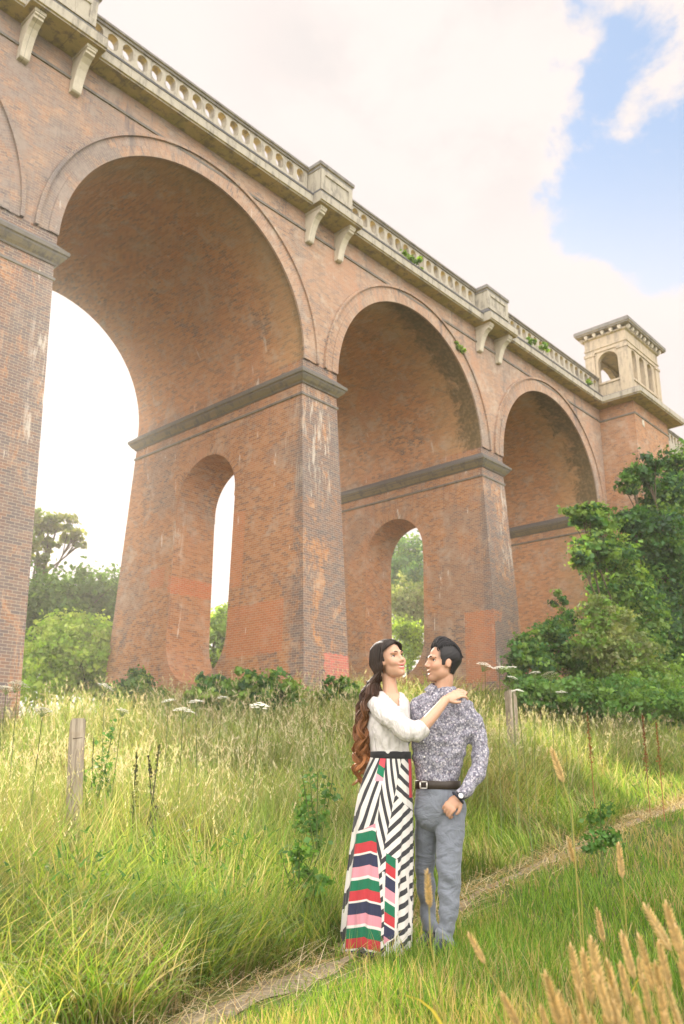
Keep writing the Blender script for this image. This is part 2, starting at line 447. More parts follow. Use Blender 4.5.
wm.quad([(2.5*S, 0, ZS-18), (x1+.02, 0, ZS-18), (x1+.02, 0, ZS+6.45), (2.5*S, 0, ZS+6.45)], [(2.5*S, -18), (x1, -18), (x1, 6.45), (2.5*S, 6.45)])
wm.quad([(x0, 0, ZS+6.45), (x1, 0, ZS+6.45), (x1, D, ZS+6.45), (x0, D, ZS+6.45)])
wm.build('spandrel_wall', M['brick_wall'], VIA)
for k in BAYS:
    m = MB(); vault_mesh(m, k); m.build('arch_vault', M['brick_vault'], VIA)
def ring(mb, xc, r0, r1, y0, y1, radial=True):
    """annulus from y0 (wall) out to y1 (proud, smaller y)"""
    for i in range(NA):
        a, b = PI - PI*i/NA, PI - PI*(i+1)/NA
        P = lambda r, t, y: (xc+r*math.cos(t), y, r*math.sin(t)+ZS)
        rm = (r0+r1)/2
        mb.quad([P(r0, a, y1), P(r0, b, y1), P(r1, b, y1), P(r1, a, y1)], [(r0, -a*rm), (r0, -b*rm), (r1, -b*rm), (r1, -a*rm)])
        mb.quad([P(r1, a, y1), P(r1, b, y1), P(r1, b, y0), P(r1, a, y0)], [(0, -a*rm), (0, -b*rm), (.1, -b*rm), (.1, -a*rm)])
        mb.quad([P(r0, a, y0), P(r0, b, y0), P(r0, b, y1), P(r0, a, y1)], [(0, -a*rm), (0, -b*rm), (.1, -b*rm), (.1, -a*rm)])
for k in BAYS:
    m = MB(); ring(m, k*S, R-.004, R+.33, 0, -.075); ring(m, k*S, R+.33, R+.66, 0, -.045)
    o = m.build('arch_ring', M['brick_ring'], VIA)
    h = MB(); ring(h, k*S, R+.66, R+.77, 0, -.13)
    h.build('hood_mould', M['stone_dark'] if False else M['brick_ring'], o)

def pier(k, zt, zb, jack=True):
    """pier k: hole crown-centre zt, invert-centre zb (spring datum)"""
    xc = (k-.5)*S; yc, hw = D/2, 1.87; ZB = -17.5
    w = lambda z: (S/2-R) if z > -1.2 else (S/2-R) + .016 + .0161*(-z-1.2)
    yf = lambda z: 0.0 if z > -1.2 else -.0573*(-z-1.2)
    mb = MB()
    def side(sx):
        def q(p, fl=False):
            P = [(xc+sx*w(z), y, z+ZS) for y, z in p]; u = [(y, z) for y, z in p]
            if sx > 0: pass
            else: P = P[::-1]; u = u[::-1]
            mb.quad(P, u)
        for za, zb_ in ((ZB, -1.2), (-1.1999, 0)):
            if za < -2:
                ya, yb = yf(za), yf(zb_)
                lo = [(ya, za), (yc-hw, za), (yc-hw, zb_), (yb, zb_)]
                q(lo); q([(yc+hw, za), (D-ya, za), (D-yb, zb_), (yc+hw, zb_)])
                n = 24
                for i in range(n):
                    a, b = PI-PI*i/n, PI-PI*(i+1)/n
                    y0, y1 = yc+hw*math.cos(a), yc+hw*math.cos(b)
                    q([(y0, zt+hw*math.sin(a)), (y1, zt+hw*math.sin(b)), (y1, zb_), (y0, zb_)])
                    q([(y0, za), (y1, za), (y1, zb-hw*math.sin(b)), (y0, zb-hw*math.sin(a))])
            else:
                q([(0, za), (D, za), (D, zb_), (0, zb_)])
    side(-1); side(1)
    for fr in (1, -1):
        for za, zb_ in ((ZB, -1.2), (-1.1999, 0)):
            yA, yB = (yf(za), yf(zb_)) if fr > 0 else (D-yf(za), D-yf(zb_))
            P = [(xc-w(za), yA, za+ZS), (xc+w(za), yA, za+ZS), (xc+w(zb_), yB, zb_+ZS), (xc-w(zb_), yB, zb_+ZS)]
            u = [(xc-w(za), za), (xc+w(za), za), (xc+w(zb_), zb_), (xc-w(zb_), zb_)]
            if fr < 0: P = P[::-1]; u = u[::-1]
            mb.quad(P, u)
    # reveal of the jack arch
    ct = []; n = 20
    for i in range(n+1): a = PI*i/n; ct.append((yc+hw*math.cos(a), zt+hw*math.sin(a)))
    for i in range(n+1): a = PI+PI*i/n; ct.append((yc+hw*math.cos(a), zb+hw*math.sin(a)))
    L = 0
    for a, b in zip(ct, ct[1:]+ct[:1]):
        l = math.hypot(a[0]-b[0], a[1]-b[1])
        m_ = max(1, int(l/.6))
        for j in range(m_):
            A = (a[0]+(b[0]-a[0])*j/m_, a[1]+(b[1]-a[1])*j/m_); B = (a[0]+(b[0]-a[0])*(j+1)/m_, a[1]+(b[1]-a[1])*(j+1)/m_)
            mb.quad([(xc-w(A[1]), A[0], A[1]+ZS), (xc+w(A[1]), A[0], A[1]+ZS), (xc+w(B[1]), B[0], B[1]+ZS), (xc-w(B[1]), B[0], B[1]+ZS)],
                    [(xc-w(A[1]), L+l*j/m_), (xc+w(A[1]), L+l*j/m_), (xc+w(B[1]), L+l*(j+1)/m_), (xc-w(B[1]), L+l*(j+1)/m_)], True)
        L += l
    po = mb.build('pier', M['brick_pier'], VIA)
    # brick rings round the head of the jack arch, on both faces
    n = 28
    for sx in (-1, 1):
        jr = MB()
        for i in range(n):
            a, b = -0.15+(PI+.3)*i/n, -0.15+(PI+.3)*(i+1)/n
            P = lambda r, t, pr: (xc+sx*(w(zt+r*math.sin(t))+pr), yc+r*math.cos(t), zt+r*math.sin(t)+ZS)
            for r0, r1, pr in ((hw-.003, hw+.25, .022), (hw+.25, hw+.5, .012)):
                p = [P(r0, a, pr), P(r0, b, pr), P(r1, b, pr), P(r1, a, pr)]; u = [(r0, a*2.1), (r0, b*2.1), (r1, b*2.1), (r1, a*2.1)]
                if sx > 0: p = p[::-1]; u = u[::-1]
                jr.quad(p, u)
        jr.build('jack_arch_ring', M['brick_pier'], po)
    im = MB(); x = S/2-R
    prof = [(.0, -.30), (.03, -.33), (.27, -.56), (.31, -.58), (.31, -.70), (.26, -.73), (.24, -.79), (.15, -.90), (.07, -.97), (.05, -1.02), (.0, -1.03)]
    im.loop(prof, xc-x, xc+x, 0, D, ZS)
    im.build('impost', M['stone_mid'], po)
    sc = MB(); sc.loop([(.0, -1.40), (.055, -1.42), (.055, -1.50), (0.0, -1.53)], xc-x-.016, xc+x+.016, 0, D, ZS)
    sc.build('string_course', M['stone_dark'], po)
    return po
pier(-2, -4.49, -12.6); pier(-1, -4.49, -11.8); pier(0, -4.49, -11.0); pier(1, -4.49, -10.08); pier(2, -4.49, -8.95)
# impost band carried along the abutment inside the last arch
ab = MB()
ab.quad([(2*S+R, D, ZS-18), (2*S+R, 0, ZS-18), (2*S+R, 0, ZS), (2*S+R, D, ZS)], [(D, -18), (0, -18), (0, 0), (D, 0)])
ab_o = ab.build('abutment_face', M['brick_vault'], VIA)
im = MB(); prof = [(.0, -.30), (.03, -.33), (.27, -.56), (.31, -.58), (.31, -.70), (.26, -.73), (.24, -.79), (.15, -.90), (.07, -.97), (.05, -1.02), (.0, -1.03)]
im.loop(prof, 2*S+R, 2*S+R+1, .4, D, ZS); im.build('impost', M['stone_mid'], ab_o)
sc = MB(); sc.loop([(.0, -1.40), (.055, -1.42), (.055, -1.50), (0.0, -1.53)], 2*S+R, 2*S+R+1, .1, D, ZS); sc.build('string_course', M['stone_dark'], ab_o)

# ---- cornice, string and parapet
def panel(mb, u0, u1, z0, z1, y0, y1, holes, fn, n=10):
    """slab between depth y0 (front) and y1 with stadium or round-headed holes (uc, hw, zb, zt, round_bottom)"""
    def q(p, uvs=None): mb.quad([fn(*a) for a in p], [(a[0], a[2]) for a in p])
    xs = u0
    for (uc, hw, zb, zt, rb) in holes:
        for y, fl in ((y0, 0), (y1, 1)):
            def qq(p):
                p = [(a, y, b) for a, b in p]
                q(p[::-1] if fl else p)
            if uc-hw > xs+1e-6: qq([(xs, z0), (uc-hw, z0), (uc-hw, z1), (xs, z1)])
            for i in range(n):
                a, b = PI-PI*i/n, PI-PI*(i+1)/n
                ua, ub = uc+hw*math.cos(a), uc+hw*math.cos(b)
                qq([(ua, zt-hw+hw*math.sin(a)), (ub, zt-hw+hw*math.sin(b)), (ub, z1), (ua, z1)])
                if rb: qq([(ua, z0), (ub, z0), (ub, zb+hw-hw*math.sin(b)), (ua, zb+hw-hw*math.sin(a))])
                else: qq([(ua, z0), (ub, z0), (ub, zb), (ua, zb)])
        ct = [(uc+hw*math.cos(PI*i/n), zt-hw+hw*math.sin(PI*i/n)) for i in range(n+1)]
        ct += [(uc+hw*math.cos(PI+PI*i/n), zb+hw+hw*math.sin(PI+PI*i/n)) for i in range(n+1)] if rb else [(uc-hw, zb), (uc+hw, zb)]
        for a, b in zip(ct, ct[1:]+ct[:1]):
            q([(a[0], y0, a[1]), (a[0], y1, a[1]), (b[0], y1, b[1]), (b[0], y0, b[1])])
        xs = uc+hw
    for y, fl in ((y0, 0), (y1, 1)):
        p = [(xs, y, z0), (u1, y, z0), (u1, y, z1), (xs, y, z1)]
        q(p[::-1] if fl else p)
    q([(u0, y0, z1), (u1, y0, z1), (u1, y1, z1), (u0, y1, z1)]); q([(u0, y1, z0), (u1, y1, z0), (u1, y0, z0), (u0, y0, z0)])
    q([(u0, y1, z0), (u0, y0, z0), (u0, y0, z1), (u0, y1, z1)]); q([(u1, y0, z0), (u1, y1, z0), (u1, y1, z1), (u1, y0, z1)])
Zs = lambda z: z + ZS
cn = MB()
cn.prism_x([(.3, Zs(6.452)), (-.60, Zs(6.452)), (-.60, Zs(6.49)), (-.66, Zs(6.51)), (-.66, Zs(6.86)), (-.62, Zs(6.905)), (-.06, Zs(6.97)), (.3, Zs(6.97))][::-1], -3.5*S, 30.74)
crn = cn.build('cornice', M['stone'], VIA)
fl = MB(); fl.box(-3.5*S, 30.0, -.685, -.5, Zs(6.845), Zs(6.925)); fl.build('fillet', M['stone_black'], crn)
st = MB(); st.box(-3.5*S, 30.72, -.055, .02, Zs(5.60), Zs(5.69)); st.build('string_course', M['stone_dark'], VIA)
def balustrade(xa, xb):
    m = MB(); n = max(1, int(round((xb-xa-.25)/.592))); pitch = (xb-xa-.2)/n
    holes = [(xa+.1+pitch*(i+.5), .205, Zs(7.74), Zs(8.36), True) for i in range(n)]
    panel(m, xa, xb, Zs(6.965), Zs(8.425), -.03, .27, holes, lambda u, y, z: (u, y, z))
    b = m.build('balustrade', M['stone'], VIA)
    c = MB(); c.prism_x([(-.10, Zs(8.425)), (-.10, Zs(8.50)), (-.16, Zs(8.52)), (-.16, Zs(8.60)), (-.10, Zs(8.665)), (.34, Zs(8.665)), (.34, Zs(8.425))], xa, xb)
    c.build('coping', M['stone_coping'], b)
for k in range(-3, 2): balustrade((k-.5)*S+1.0, (k+.5)*S-1.0)
balustrade(1.5*S+1.0, 30.84)
def pedestal(k):
    xc = (k-.5)*S; m = MB()
    x = .95; yf = -.72
    m.box(xc-x, xc+x, yf, .40, Zs(7.32), Zs(8.31))
    o = m.build('pedestal', M['stone'], VIA)
    fr = MB()      # raised frame round a sunk panel
    for a in ((-x+.005, x-.005, 8.10, 8.305), (-x+.005, x-.005, 7.33, 7.55), (-x+.005, -x+.24, 7.551, 8.099), (x-.24, x-.005, 7.551, 8.099)):
        fr.box(xc+a[0], xc+a[1], yf-.05, yf+.01, Zs(a[2]), Zs(a[3]))
    fr.build('panel_frame', M['stone'], o)
    cp = MB(); cp.loop([(-.02, 8.29), (.03, 8.31), (.03, 8.43), (.09, 8.46), (.09, 8.60), (.04, 8.665)], xc-x, xc+x, yf, .40, ZS)
    cp.quad([(xc-x-.04, yf-.04, Zs(8.665)), (xc+x+.04, yf-.04, Zs(8.665)), (xc+x+.04, .44, Zs(8.665)), (xc-x-.04, .44, Zs(8.665))])
    cp.build('cap', M['stone_coping'], o)
    sl = MB(); sl.prism_x([(-.3, Zs(6.44)), (-1.04, Zs(6.44)), (-1.04, Zs(6.48)), (-1.10, Zs(6.50)), (-1.10, Zs(6.84)), (-1.06, Zs(6.885)), (-.3, Zs(6.94))][::-1], xc-1.25, xc+1.25)
    sl.build('pedestal_slab', M['stone'], o)
    pl = MB(); pl.loop([(.30, 6.90), (.30, 6.96), (.05, 7.24), (.0, 7.325)], xc-x, xc+x, yf, .40, ZS)
    pl.build('plinth', M['stone_black'], o)
    prof = [(.02, 6.438), (-.86, 6.438), (-.86, 6.26), (-.80, 6.235), (-.79, 6.17), (-.66, 6.12), (-.52, 6.0), (-.40, 5.82), (-.31, 5.60), (-.25, 5.38), (-.22, 5.22), (-.20, 5.14), (-.15, 5.10), (.02, 5.09)]
    for s in (-1, 1):
        b = MB(); b.prism_x([(y, Zs(z)) for y, z in prof][::-1], xc+s*.864-.155, xc+s*.864+.155)
        b.box(xc+s*.864-.18, xc+s*.864+.18, -.885, 0, Zs(6.33), Zs(6.436))
        b.build('bracket', M['stone_bracket'], VIA)
for k in range(-2, 3): pedestal(k)

# ---- end tower and pavilion
TX0, TX1, TY0 = 30.74, 35.75, -2.2
tw = MB(); tw.box(TX0, TX1, TY0, D+2.2, Zs(-18), Zs(6.445))
tower = tw.build('tower', M['brick_tower'], VIA)
t2 = MB(); t2.loop([(.0, 5.58), (.055, 5.60), (.055, 5.69), (.0, 5.71)], TX0, TX1, TY0, D+2.2, ZS); t2.build('string_course', M['stone_dark'], tower)
ts = MB(); ts.loop([(-.2, 6.45), (.78, 6.45), (.78, 6.50), (.85, 6.53), (.85, 6.84), (.80, 6.90), (-.2, 7.0)], TX0, TX1, TY0, D+2.2, ZS)
ts.quad([(TX0+.2, TY0+.2, Zs(7)), (TX1-.2, TY0+.2, Zs(7)), (TX1-.2, D+2, Zs(7)), (TX0+.2, D+2, Zs(7))])
ts.build('tower_cornice', M['stone'], tower)
pq = MB(); pq.ball((31.86, TY0-.02, Zs(5.30)), (.17, .05, .26), 14, 8); pq.build('plaque', M['stone_bracket'], tower)
PX0, PX1, PY0, PY1 = 30.86, 35.75, -2.08, .70
pv = MB(); th = .36
Zb, Zt = 6.99, 10.42
panel(pv, PX0+.1, PX1-.1, Zs(Zb), Zs(Zt), PY0+.1, PY0+.1+th, [(32.0, .37, Zs(8.35), Zs(10.33), False), (33.2, .37, Zs(8.35), Zs(10.33), False), (34.4, .37, Zs(8.35), Zs(10.33), False)], lambda u, y, z: (u, y, z))
panel(pv, PX0+.1, PX1-.1, Zs(Zb), Zs(Zt), PY1-.1-th, PY1-.1, [((PX0+PX1)/2, 1.55, Zs(7.4), Zs(10.3), False)], lambda u, y, z: (u, y, z))
for xa in (PX0+.1, PX1-.1-th):
    panel(pv, PY0+.1+th+.002, PY1-.1-th-.002, Zs(Zb), Zs(Zt), xa, xa+th, [((PY0+PY1)/2-.05, .66, Zs(8.3), Zs(10.30), False)], lambda u, y, z: (y, u, z))
pav = pv.build('pavilion', M['stone_pavilion'], VIA)
for xa in (PX0, PX1-.62):
    for ya in (PY0, PY1-.62):
        pil = MB()
        pil.box(xa, xa+.62, ya, ya+.62, Zs(6.985), Zs(10.25))
        pil.box(xa-.05, xa+.67, ya-.05, ya+.67, Zs(10.22), Zs(10.40)); pil.box(xa-.04, xa+.66, ya-.04, ya+.66, Zs(6.98), Zs(7.25))
        pil.build('pilaster', M['stone_pavilion'], pav)
sill = MB(); sill.box(PX0+.64, PX1-.64, PY0+.03, PY0+.2, Zs(8.18), Zs(8.33)); sill.build('sill', M['stone_pavilion'], pav)
sill = MB(); sill.box(PX0+.03, PX0+.2, PY0+.64, PY1-.64, Zs(8.15), Zs(8.28))
sill.build('sill', M['stone_pavilion'], pav)
en = MB(); en.loop([(-.5, 10.41), (.0, 10.41), (.0, 10.62), (.05, 10.64), (.05, 10.74), (.0, 10.76), (.0, 11.36), (.10, 11.42), (.12, 11.52), (-.3, 11.53)], PX0+.03, PX1-.03, PY0+.03, PY1-.03, ZS)
en.quad([(PX0+.4, PY1-.4, Zs(10.5)), (PX1-.4, PY1-.4, Zs(10.5)), (PX1-.4, PY0+.4, Zs(10.5)), (PX0+.4, PY0+.4, Zs(10.5))])
en.build('entablature', M['stone_pavilion'], pav)
for side in range(4):
    n = 9 if side % 2 == 0 else 5
    for i in range(n):
        f = (i+.5)/n; b = MB()
        if side == 0: c = (PX0-.15+(PX1-PX0+.3)*f, PY0-.17)
        elif side == 2: c = (PX0-.15+(PX1-PX0+.3)*f, PY1+.17)
        elif side == 1: c = (PX1+.17, PY0+(PY1-PY0)*f)
        else: c = (PX0-.17, PY0+(PY1-PY0)*f)
        b.box(c[0]-.10, c[0]+.10, c[1]-.10, c[1]+.10, Zs(11.50), Zs(11.665)); b.ball((c[0], c[1], Zs(11.48)), .10, 8, 5)
        b.build('corbel', M['stone_bracket'], pav)
rf = MB(); rf.loop([(-.4, 11.66), (.38, 11.66), (.38, 11.72), (.44, 11.76), (.44, 11.97), (.40, 12.02), (-.9, 12.35)], PX0, PX1, PY0, PY1, ZS)
rf.quad([(PX0+.9, PY0+.9, Zs(12.35)), (PX1-.9, PY0+.9, Zs(12.35)), (PX1-.9, PY1-.9, Zs(12.35)), (PX0+.9, PY1-.9, Zs(12.35))])
rf.build('roof', M['stone_coping'], pav)
# wing wall running on beyond the tower
ww = MB(); ww.box(TX1, 60, 0, D, Zs(-18), Zs(6.44)); ww.build('wing_wall', M['brick_tower'], VIA)
cn = MB(); cn.box(TX1+.86, 60, -.45, .3, Zs(6.45), Zs(6.85)); cn.build('cornice', M['stone'], VIA)
balustrade(TX1+.9, 48)

# ---------------------------------------------------------------- ground
def axis(lo, hi, c, fine, n):
    """graded coordinates, fine near c"""
    a = np.sinh(np.linspace(-1, 0, n//2, endpoint=False)*5.2)/np.sinh(5.2)*(c-lo) + c
    b = np.sinh(np.linspace(0, 1, n//2)*5.2)/np.sinh(5.2)*(hi-c) + c
    return np.concatenate([a, b])
gx = axis(-260, 260, -9.0, .1, 260); gy = axis(-260, 260, -15.0, .1, 260)
GX, GY = np.meshgrid(gx, gy)
GZ = ground_h(GX, GY)
V = np.stack([GX, GY, GZ], -1).reshape(-1, 3); n = len(gx)
idx = np.arange(n*n).reshape(n, n)
F = np.stack([idx[:-1, :-1], idx[:-1, 1:], idx[1:, 1:], idx[1:, :-1]], -1).reshape(-1, 4)
prop(np_mesh('ground', V, F, M['ground'], None, None, True), kind='structure')
# the trodden path: a ragged strip 4 mm and more above the turf
px = np.concatenate([np.arange(-15.3, 4, .08), np.arange(4, 26, .3)]); py = path_y(px)
nw = 7; PV = []
tx = np.gradient(px); ty = np.gradient(py); L = np.hypot(tx, ty); nx, ny = -ty/L, tx/L
wid = .068 + .06*(vnoise(px*2.1, px*0, 9) - .5)*2 + .06*(vnoise(px*7, px*0, 10) - .5)
wid = np.maximum(.03, wid*(1 + .03*np.clip(px+8, 0, 20)))
for j in range(nw):
    t = (j/(nw-1) - .5)*2
    xx = px + nx*wid*t; yy = py + ny*wid*t
    PV.append(np.stack([xx, yy, ground_h(xx, yy) + .012*(1 - abs(t)) + .004], -1))
PV = np.stack(PV, 1).reshape(-1, 3); ii = np.arange(len(px)*nw).reshape(len(px), nw)
PF = np.stack([ii[:-1, :-1], ii[1:, :-1], ii[1:, 1:], ii[:-1, 1:]], -1).reshape(-1, 4)
prop(np_mesh('path', PV, PF, M['path'], None, None, True), kind='structure')

# ---------------------------------------------------------------- grass
HYAW = YAW
def scatter(n, dmin, dmax, half=.52, power=1.0):
    """points round the camera, denser near it (pdf of distance ~ d^-power per unit)"""
    u = rng.random(n)
    if abs(power-1) < 1e-6: d = dmin*(dmax/dmin)**u
    else:
        a = 1-power; d = (dmin**a + u*(dmax**a - dmin**a))**(1/a)
    ang = YAW + (rng.random(n)*2 - 1)*half
    return CAM[0] + d*np.cos(ang), CAM[1] + d*np.sin(ang), d
def side_of(x, y):                # metres above (+) or below (-) the path
    return (y - path_y(x))*.94
def blades(x, y, z, L, w, lean, az, curl, col_base, col_tip, nseg=4, twist=None):
    """curved tapering blades -> V, F(tri), C"""
    n = len(x); hx, hy = np.cos(az), np.sin(az)
    tw = rng.random(n)*2*PI if twist is None else twist
    sx, sy = np.cos(tw), np.sin(tw)
    px = x.copy(); py = y.copy(); pz = z.copy()
    V = np.zeros((n, 2*nseg+1, 3)); Cc = np.zeros((n, 2*nseg+1, 3))
    ang = lean.copy(); seg = L/nseg
    for i in range(nseg+1):
        f = i/nseg
        ww = w*(1 - f**1.6)*.5
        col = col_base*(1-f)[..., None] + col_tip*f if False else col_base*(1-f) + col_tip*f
        if i < nseg:
            V[:, 2*i, 0] = px - sx*ww; V[:, 2*i, 1] = py - sy*ww; V[:, 2*i, 2] = pz
            V[:, 2*i+1, 0] = px + sx*ww; V[:, 2*i+1, 1] = py + sy*ww; V[:, 2*i+1, 2] = pz
            Cc[:, 2*i] = col; Cc[:, 2*i+1] = col
            px = px + np.sin(ang)*hx*seg; py = py + np.sin(ang)*hy*seg; pz = pz + np.cos(ang)*seg
            ang = ang + curl/nseg
        else:
            V[:, 2*i, 0] = px; V[:, 2*i, 1] = py; V[:, 2*i, 2] = pz; Cc[:, 2*i] = col
    m = 2*nseg+1; tri = []
    for i in range(nseg-1):
        a = 2*i; tri += [(a, a+1, a+3), (a, a+3, a+2)]
    a = 2*(nseg-1); tri.append((a, a+1, a+2))
    tri = np.array(tri); F = (np.arange(n)[:, None, None]*m + tri[None]).reshape(-1, 3)
    return V.reshape(-1, 3), F, Cc.reshape(-1, 3), np.stack([px, py, pz], -1), ang
def merge(parts):
    Vs, Fs, Cs = [], [], []; o = 0
    for V, F, Cc in parts: Vs.append(V); Fs.append(F+o); Cs.append(Cc); o += len(V)
    return np.concatenate(Vs), np.concatenate(Fs), np.concatenate(Cs)
def pal(cols, k): return np.array(cols)[k]
FOLK = [tuple(at_dist(378, 950, 5.19)[:2]), tuple(at_dist(394, 950, 5.25)[:2]), tuple(at_dist(445, 944, 5.12)[:2]), tuple(at_dist(431, 930, 5.33)[:2])]
def clear_of_folk(x, y, r=.30):
    k = np.ones(len(x), bool)
    for (a, b) in FOLK: k &= np.hypot(x-a, y-b) > r
    return k

# long meadow grass above the path
x, y, d = scatter(210000, 1.6, 34, .60, 1.15)
s = side_of(x, y); edge = .14 + .22*(vnoise(x*2.2, y*2.2, 21) - .3)
k = (s > edge) & (y < 1.5); x, y, d, s = x[k], y[k], d[k], s[k]
k = clear_of_folk(x, y, .20); x, y, d, s = x[k], y[k], d[k], s[k]
n = len(x); z = ground_h(x, y) - .02
c1 = vnoise(x*.55, y*.55, 31); c2 = vnoise(x*1.7, y*1.7, 32); c3 = vnoise(x*.9+5, y*.9, 33)
grow = sstep((s - .2)/2.2)
grow = grow*(1 - .30*np.clip((x+7)/5, 0, 1)*sstep((3-s)/2.5))       # lower towards the far right of the path
L = (.34 + .50*grow)*(.50 + .80*rng.random(n))*(.65 + .65*c1)*(1 + .35*np.clip((x+8)/4, 0, 1)*sstep((s-1.5)/1.5))
w = .0055*(1 + .7*rng.random(n))*np.maximum(1, d/5.0)**.85
az = c3*5*PI + rng.normal(0, 1.0, n) - .6
lean = np.abs(rng.normal(.14, .22, n)) + .16*c2; curl = np.abs(rng.normal(.8, .75, n)) + .7*sstep((c1-.5)/.2)
gp = 1.06*np.array([(.14, .26, .038), (.20, .32, .050), (.26, .355, .065), (.10, .21, .040), (.33, .36, .11), (.46, .41, .22), (.38, .31, .17)])
dry = np.clip(.15 + .75*(c2 - .45) + .35*grow*(c1 - .3) + .5*sstep((vnoise(x*1.1+9, y*1.1, 37) - .62)/.2), .02, .8)
kk = np.where(rng.random(n) < dry, rng.integers(4, 7, n), rng.integers(0, 5, n)*(rng.random(n) > .1))
patch = .58 + .64*sstep((vnoise(x*.75+3, y*.75, 35) - .25)/.5) + .12*(vnoise(x*3.1, y*3.1, 36) - .5)
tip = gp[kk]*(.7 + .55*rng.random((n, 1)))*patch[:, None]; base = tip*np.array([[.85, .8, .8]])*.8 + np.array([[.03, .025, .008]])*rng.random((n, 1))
tip = tip*(1 - .3*grow[:, None]) + np.array([[.30, .36, .14]])*.3*grow[:, None]
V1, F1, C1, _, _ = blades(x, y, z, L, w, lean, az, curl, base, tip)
# broad-leaved herbs low among the grass
xh, yh, dh = scatter(15000, 3, 26, .55, .9); sh = side_of(xh, yh)
k = (sh > .5) & (vnoise(xh*.9, yh*.9, 51) > .62) & (yh < 0) & clear_of_folk(xh, yh, .25); xh, yh, dh = xh[k], yh[k], dh[k]; n = len(xh)
zh = ground_h(xh, yh) + .5*rng.random(n)*(.3 + vnoise(xh*.9, yh*.9, 51))
hc = np.array([(.045, .12, .025), (.07, .16, .03), (.10, .19, .04)])[rng.integers(0, 3, n)]
V2, F2, C2, _, _ = blades(xh, yh, zh, .04 + .05*rng.random(n), (.010 + .012*rng.random(n))*np.maximum(1, dh/7)**.5, .3 + .9*rng.random(n), rng.random(n)*2*PI, .6 + .6*rng.random(n), hc*.9, hc)
V, F, Cc = merge([(V1, F1, C1), (V2, F2, C2)])
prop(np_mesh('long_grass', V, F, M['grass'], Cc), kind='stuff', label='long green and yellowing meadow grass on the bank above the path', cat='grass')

# straw coloured flowering stalks standing above the meadow
x, y, d = scatter(12500, 3.6, 30, .58, .75)
s = side_of(x, y); c1 = vnoise(x*.6, y*.6, 41)
gr = sstep((s - .8)/2.5); right = np.clip((x+6)/6, 0, 1)
k = (s > .9) & (y < .3) & (rng.random(len(x)) < (.25 + .9*c1)*gr*(1 + .5*right)); x, y, d, s, gr = x[k], y[k], d[k], s[k], gr[k]
n = len(x); z = ground_h(x, y)
L = (.72 + .42*rng.random(n))*(.80 + .25*gr)*(1 + .22*np.clip((x+8)/4, 0, 1)*sstep((s-1.5)/1.5))
az = 3.6 + rng.normal(0, 1.4, n); lean = np.abs(rng.normal(.12, .16, n)); curl = np.abs(rng.normal(.5, .55, n))
sc_ = np.array([(.50, .44, .32), (.44, .42, .27), (.56, .51, .38), (.36, .39, .20), (.46, .38, .28)])[rng.integers(0, 5, n)]
Va, Fa, Ca, tipP, tipA = blades(x, y, z, L, .0038*np.maximum(1, d/5)**.9, lean, az, curl, sc_*np.array([[.6, .75, .5]]), sc_, nseg=5)
# seed heads: little spikelets round the upper stalk
m = 9
rep = np.repeat(np.arange(n), m); f = np.tile(np.linspace(0, 1, m), n)
hl = (.10 + .09*rng.random(n))[rep]
dx = np.sin(tipA)*np.cos(az); dy = np.sin(tipA)*np.sin(az); dz = np.cos(tipA)
bx = tipP[rep, 0] - dx[rep]*hl*(1-f)*1.0; by = tipP[rep, 1] - dy[rep]*hl*(1-f); bz = tipP[rep, 2] - dz[rep]*hl*(1-f)
sp = np.maximum(1, d/6)[rep]**.6
Vb, Fb, Cb, _, _ = blades(bx, by, bz, (.014 + .022*rng.random(len(bx)))*sp, (.0052 + .003*rng.random(len(bx)))*sp, np.abs(rng.normal(.55, .3, len(bx))), rng.random(len(bx))*2*PI, rng.normal(.3, .3, len(bx)), sc_[rep]*1.05, sc_[rep]*1.2, nseg=2)
V, F, Cc = merge([(Va, Fa, Ca), (Vb, Fb, Cb)])
prop(np_mesh('seeding_grass', V, F, M['straw'], Cc), kind='stuff', label='pale straw coloured seeding grass stalks above the meadow', cat='grass')

# short turf below the path
x, y, d = scatter(150000, 1.3, 30, .60, 1.35)
s = side_of(x, y)
k = (s < -.05 + .16*(vnoise(x*3, y*3, 22) - .5)) | ((s < .34) & (rng.random(len(x)) < .22)); x, y, d, s = x[k], y[k], d[k], s[k]
k = clear_of_folk(x, y, .10); x, y, d, s = x[k], y[k], d[k], s[k]
n = len(x); z = ground_h(x, y) - .01
c1 = vnoise(x*.8, y*.8, 61); c2 = vnoise(x*2.3, y*2.3, 62)
L = (.07 + .13*rng.random(n))*(.55 + .9*c1)*(1 + .5*(c2 > .7)); L = L*(.45 + .55*sstep((-s - .05)/.5))
w = .0042*(1 + .6*rng.random(n))*np.maximum(1, d/4.0)**.85
gp2 = np.array([(.12, .25, .030), (.18, .31, .042), (.24, .34, .058), (.09, .20, .030), (.36, .31, .12), (.45, .36, .18)])
dry = np.clip(.10 + .9*(c2 - .55) + .35*(vnoise(x*.35, y*.35, 63) > .62) + .5*np.exp(-((s+.15)/.25)**2)*.6, .03, .75)
kk = np.where(rng.random(n) < dry, rng.integers(4, 6, n), rng.integers(0, 4, n))
tip = gp2[kk]*(.8 + .5*rng.random((n, 1))); base = tip*.75
V1, F1, C1, _, _ = blades(x, y, z, L, w, np.abs(rng.normal(.25, .22, n)), rng.random(n)*2*PI, np.abs(rng.normal(.5, .5, n)), base, tip, nseg=3)
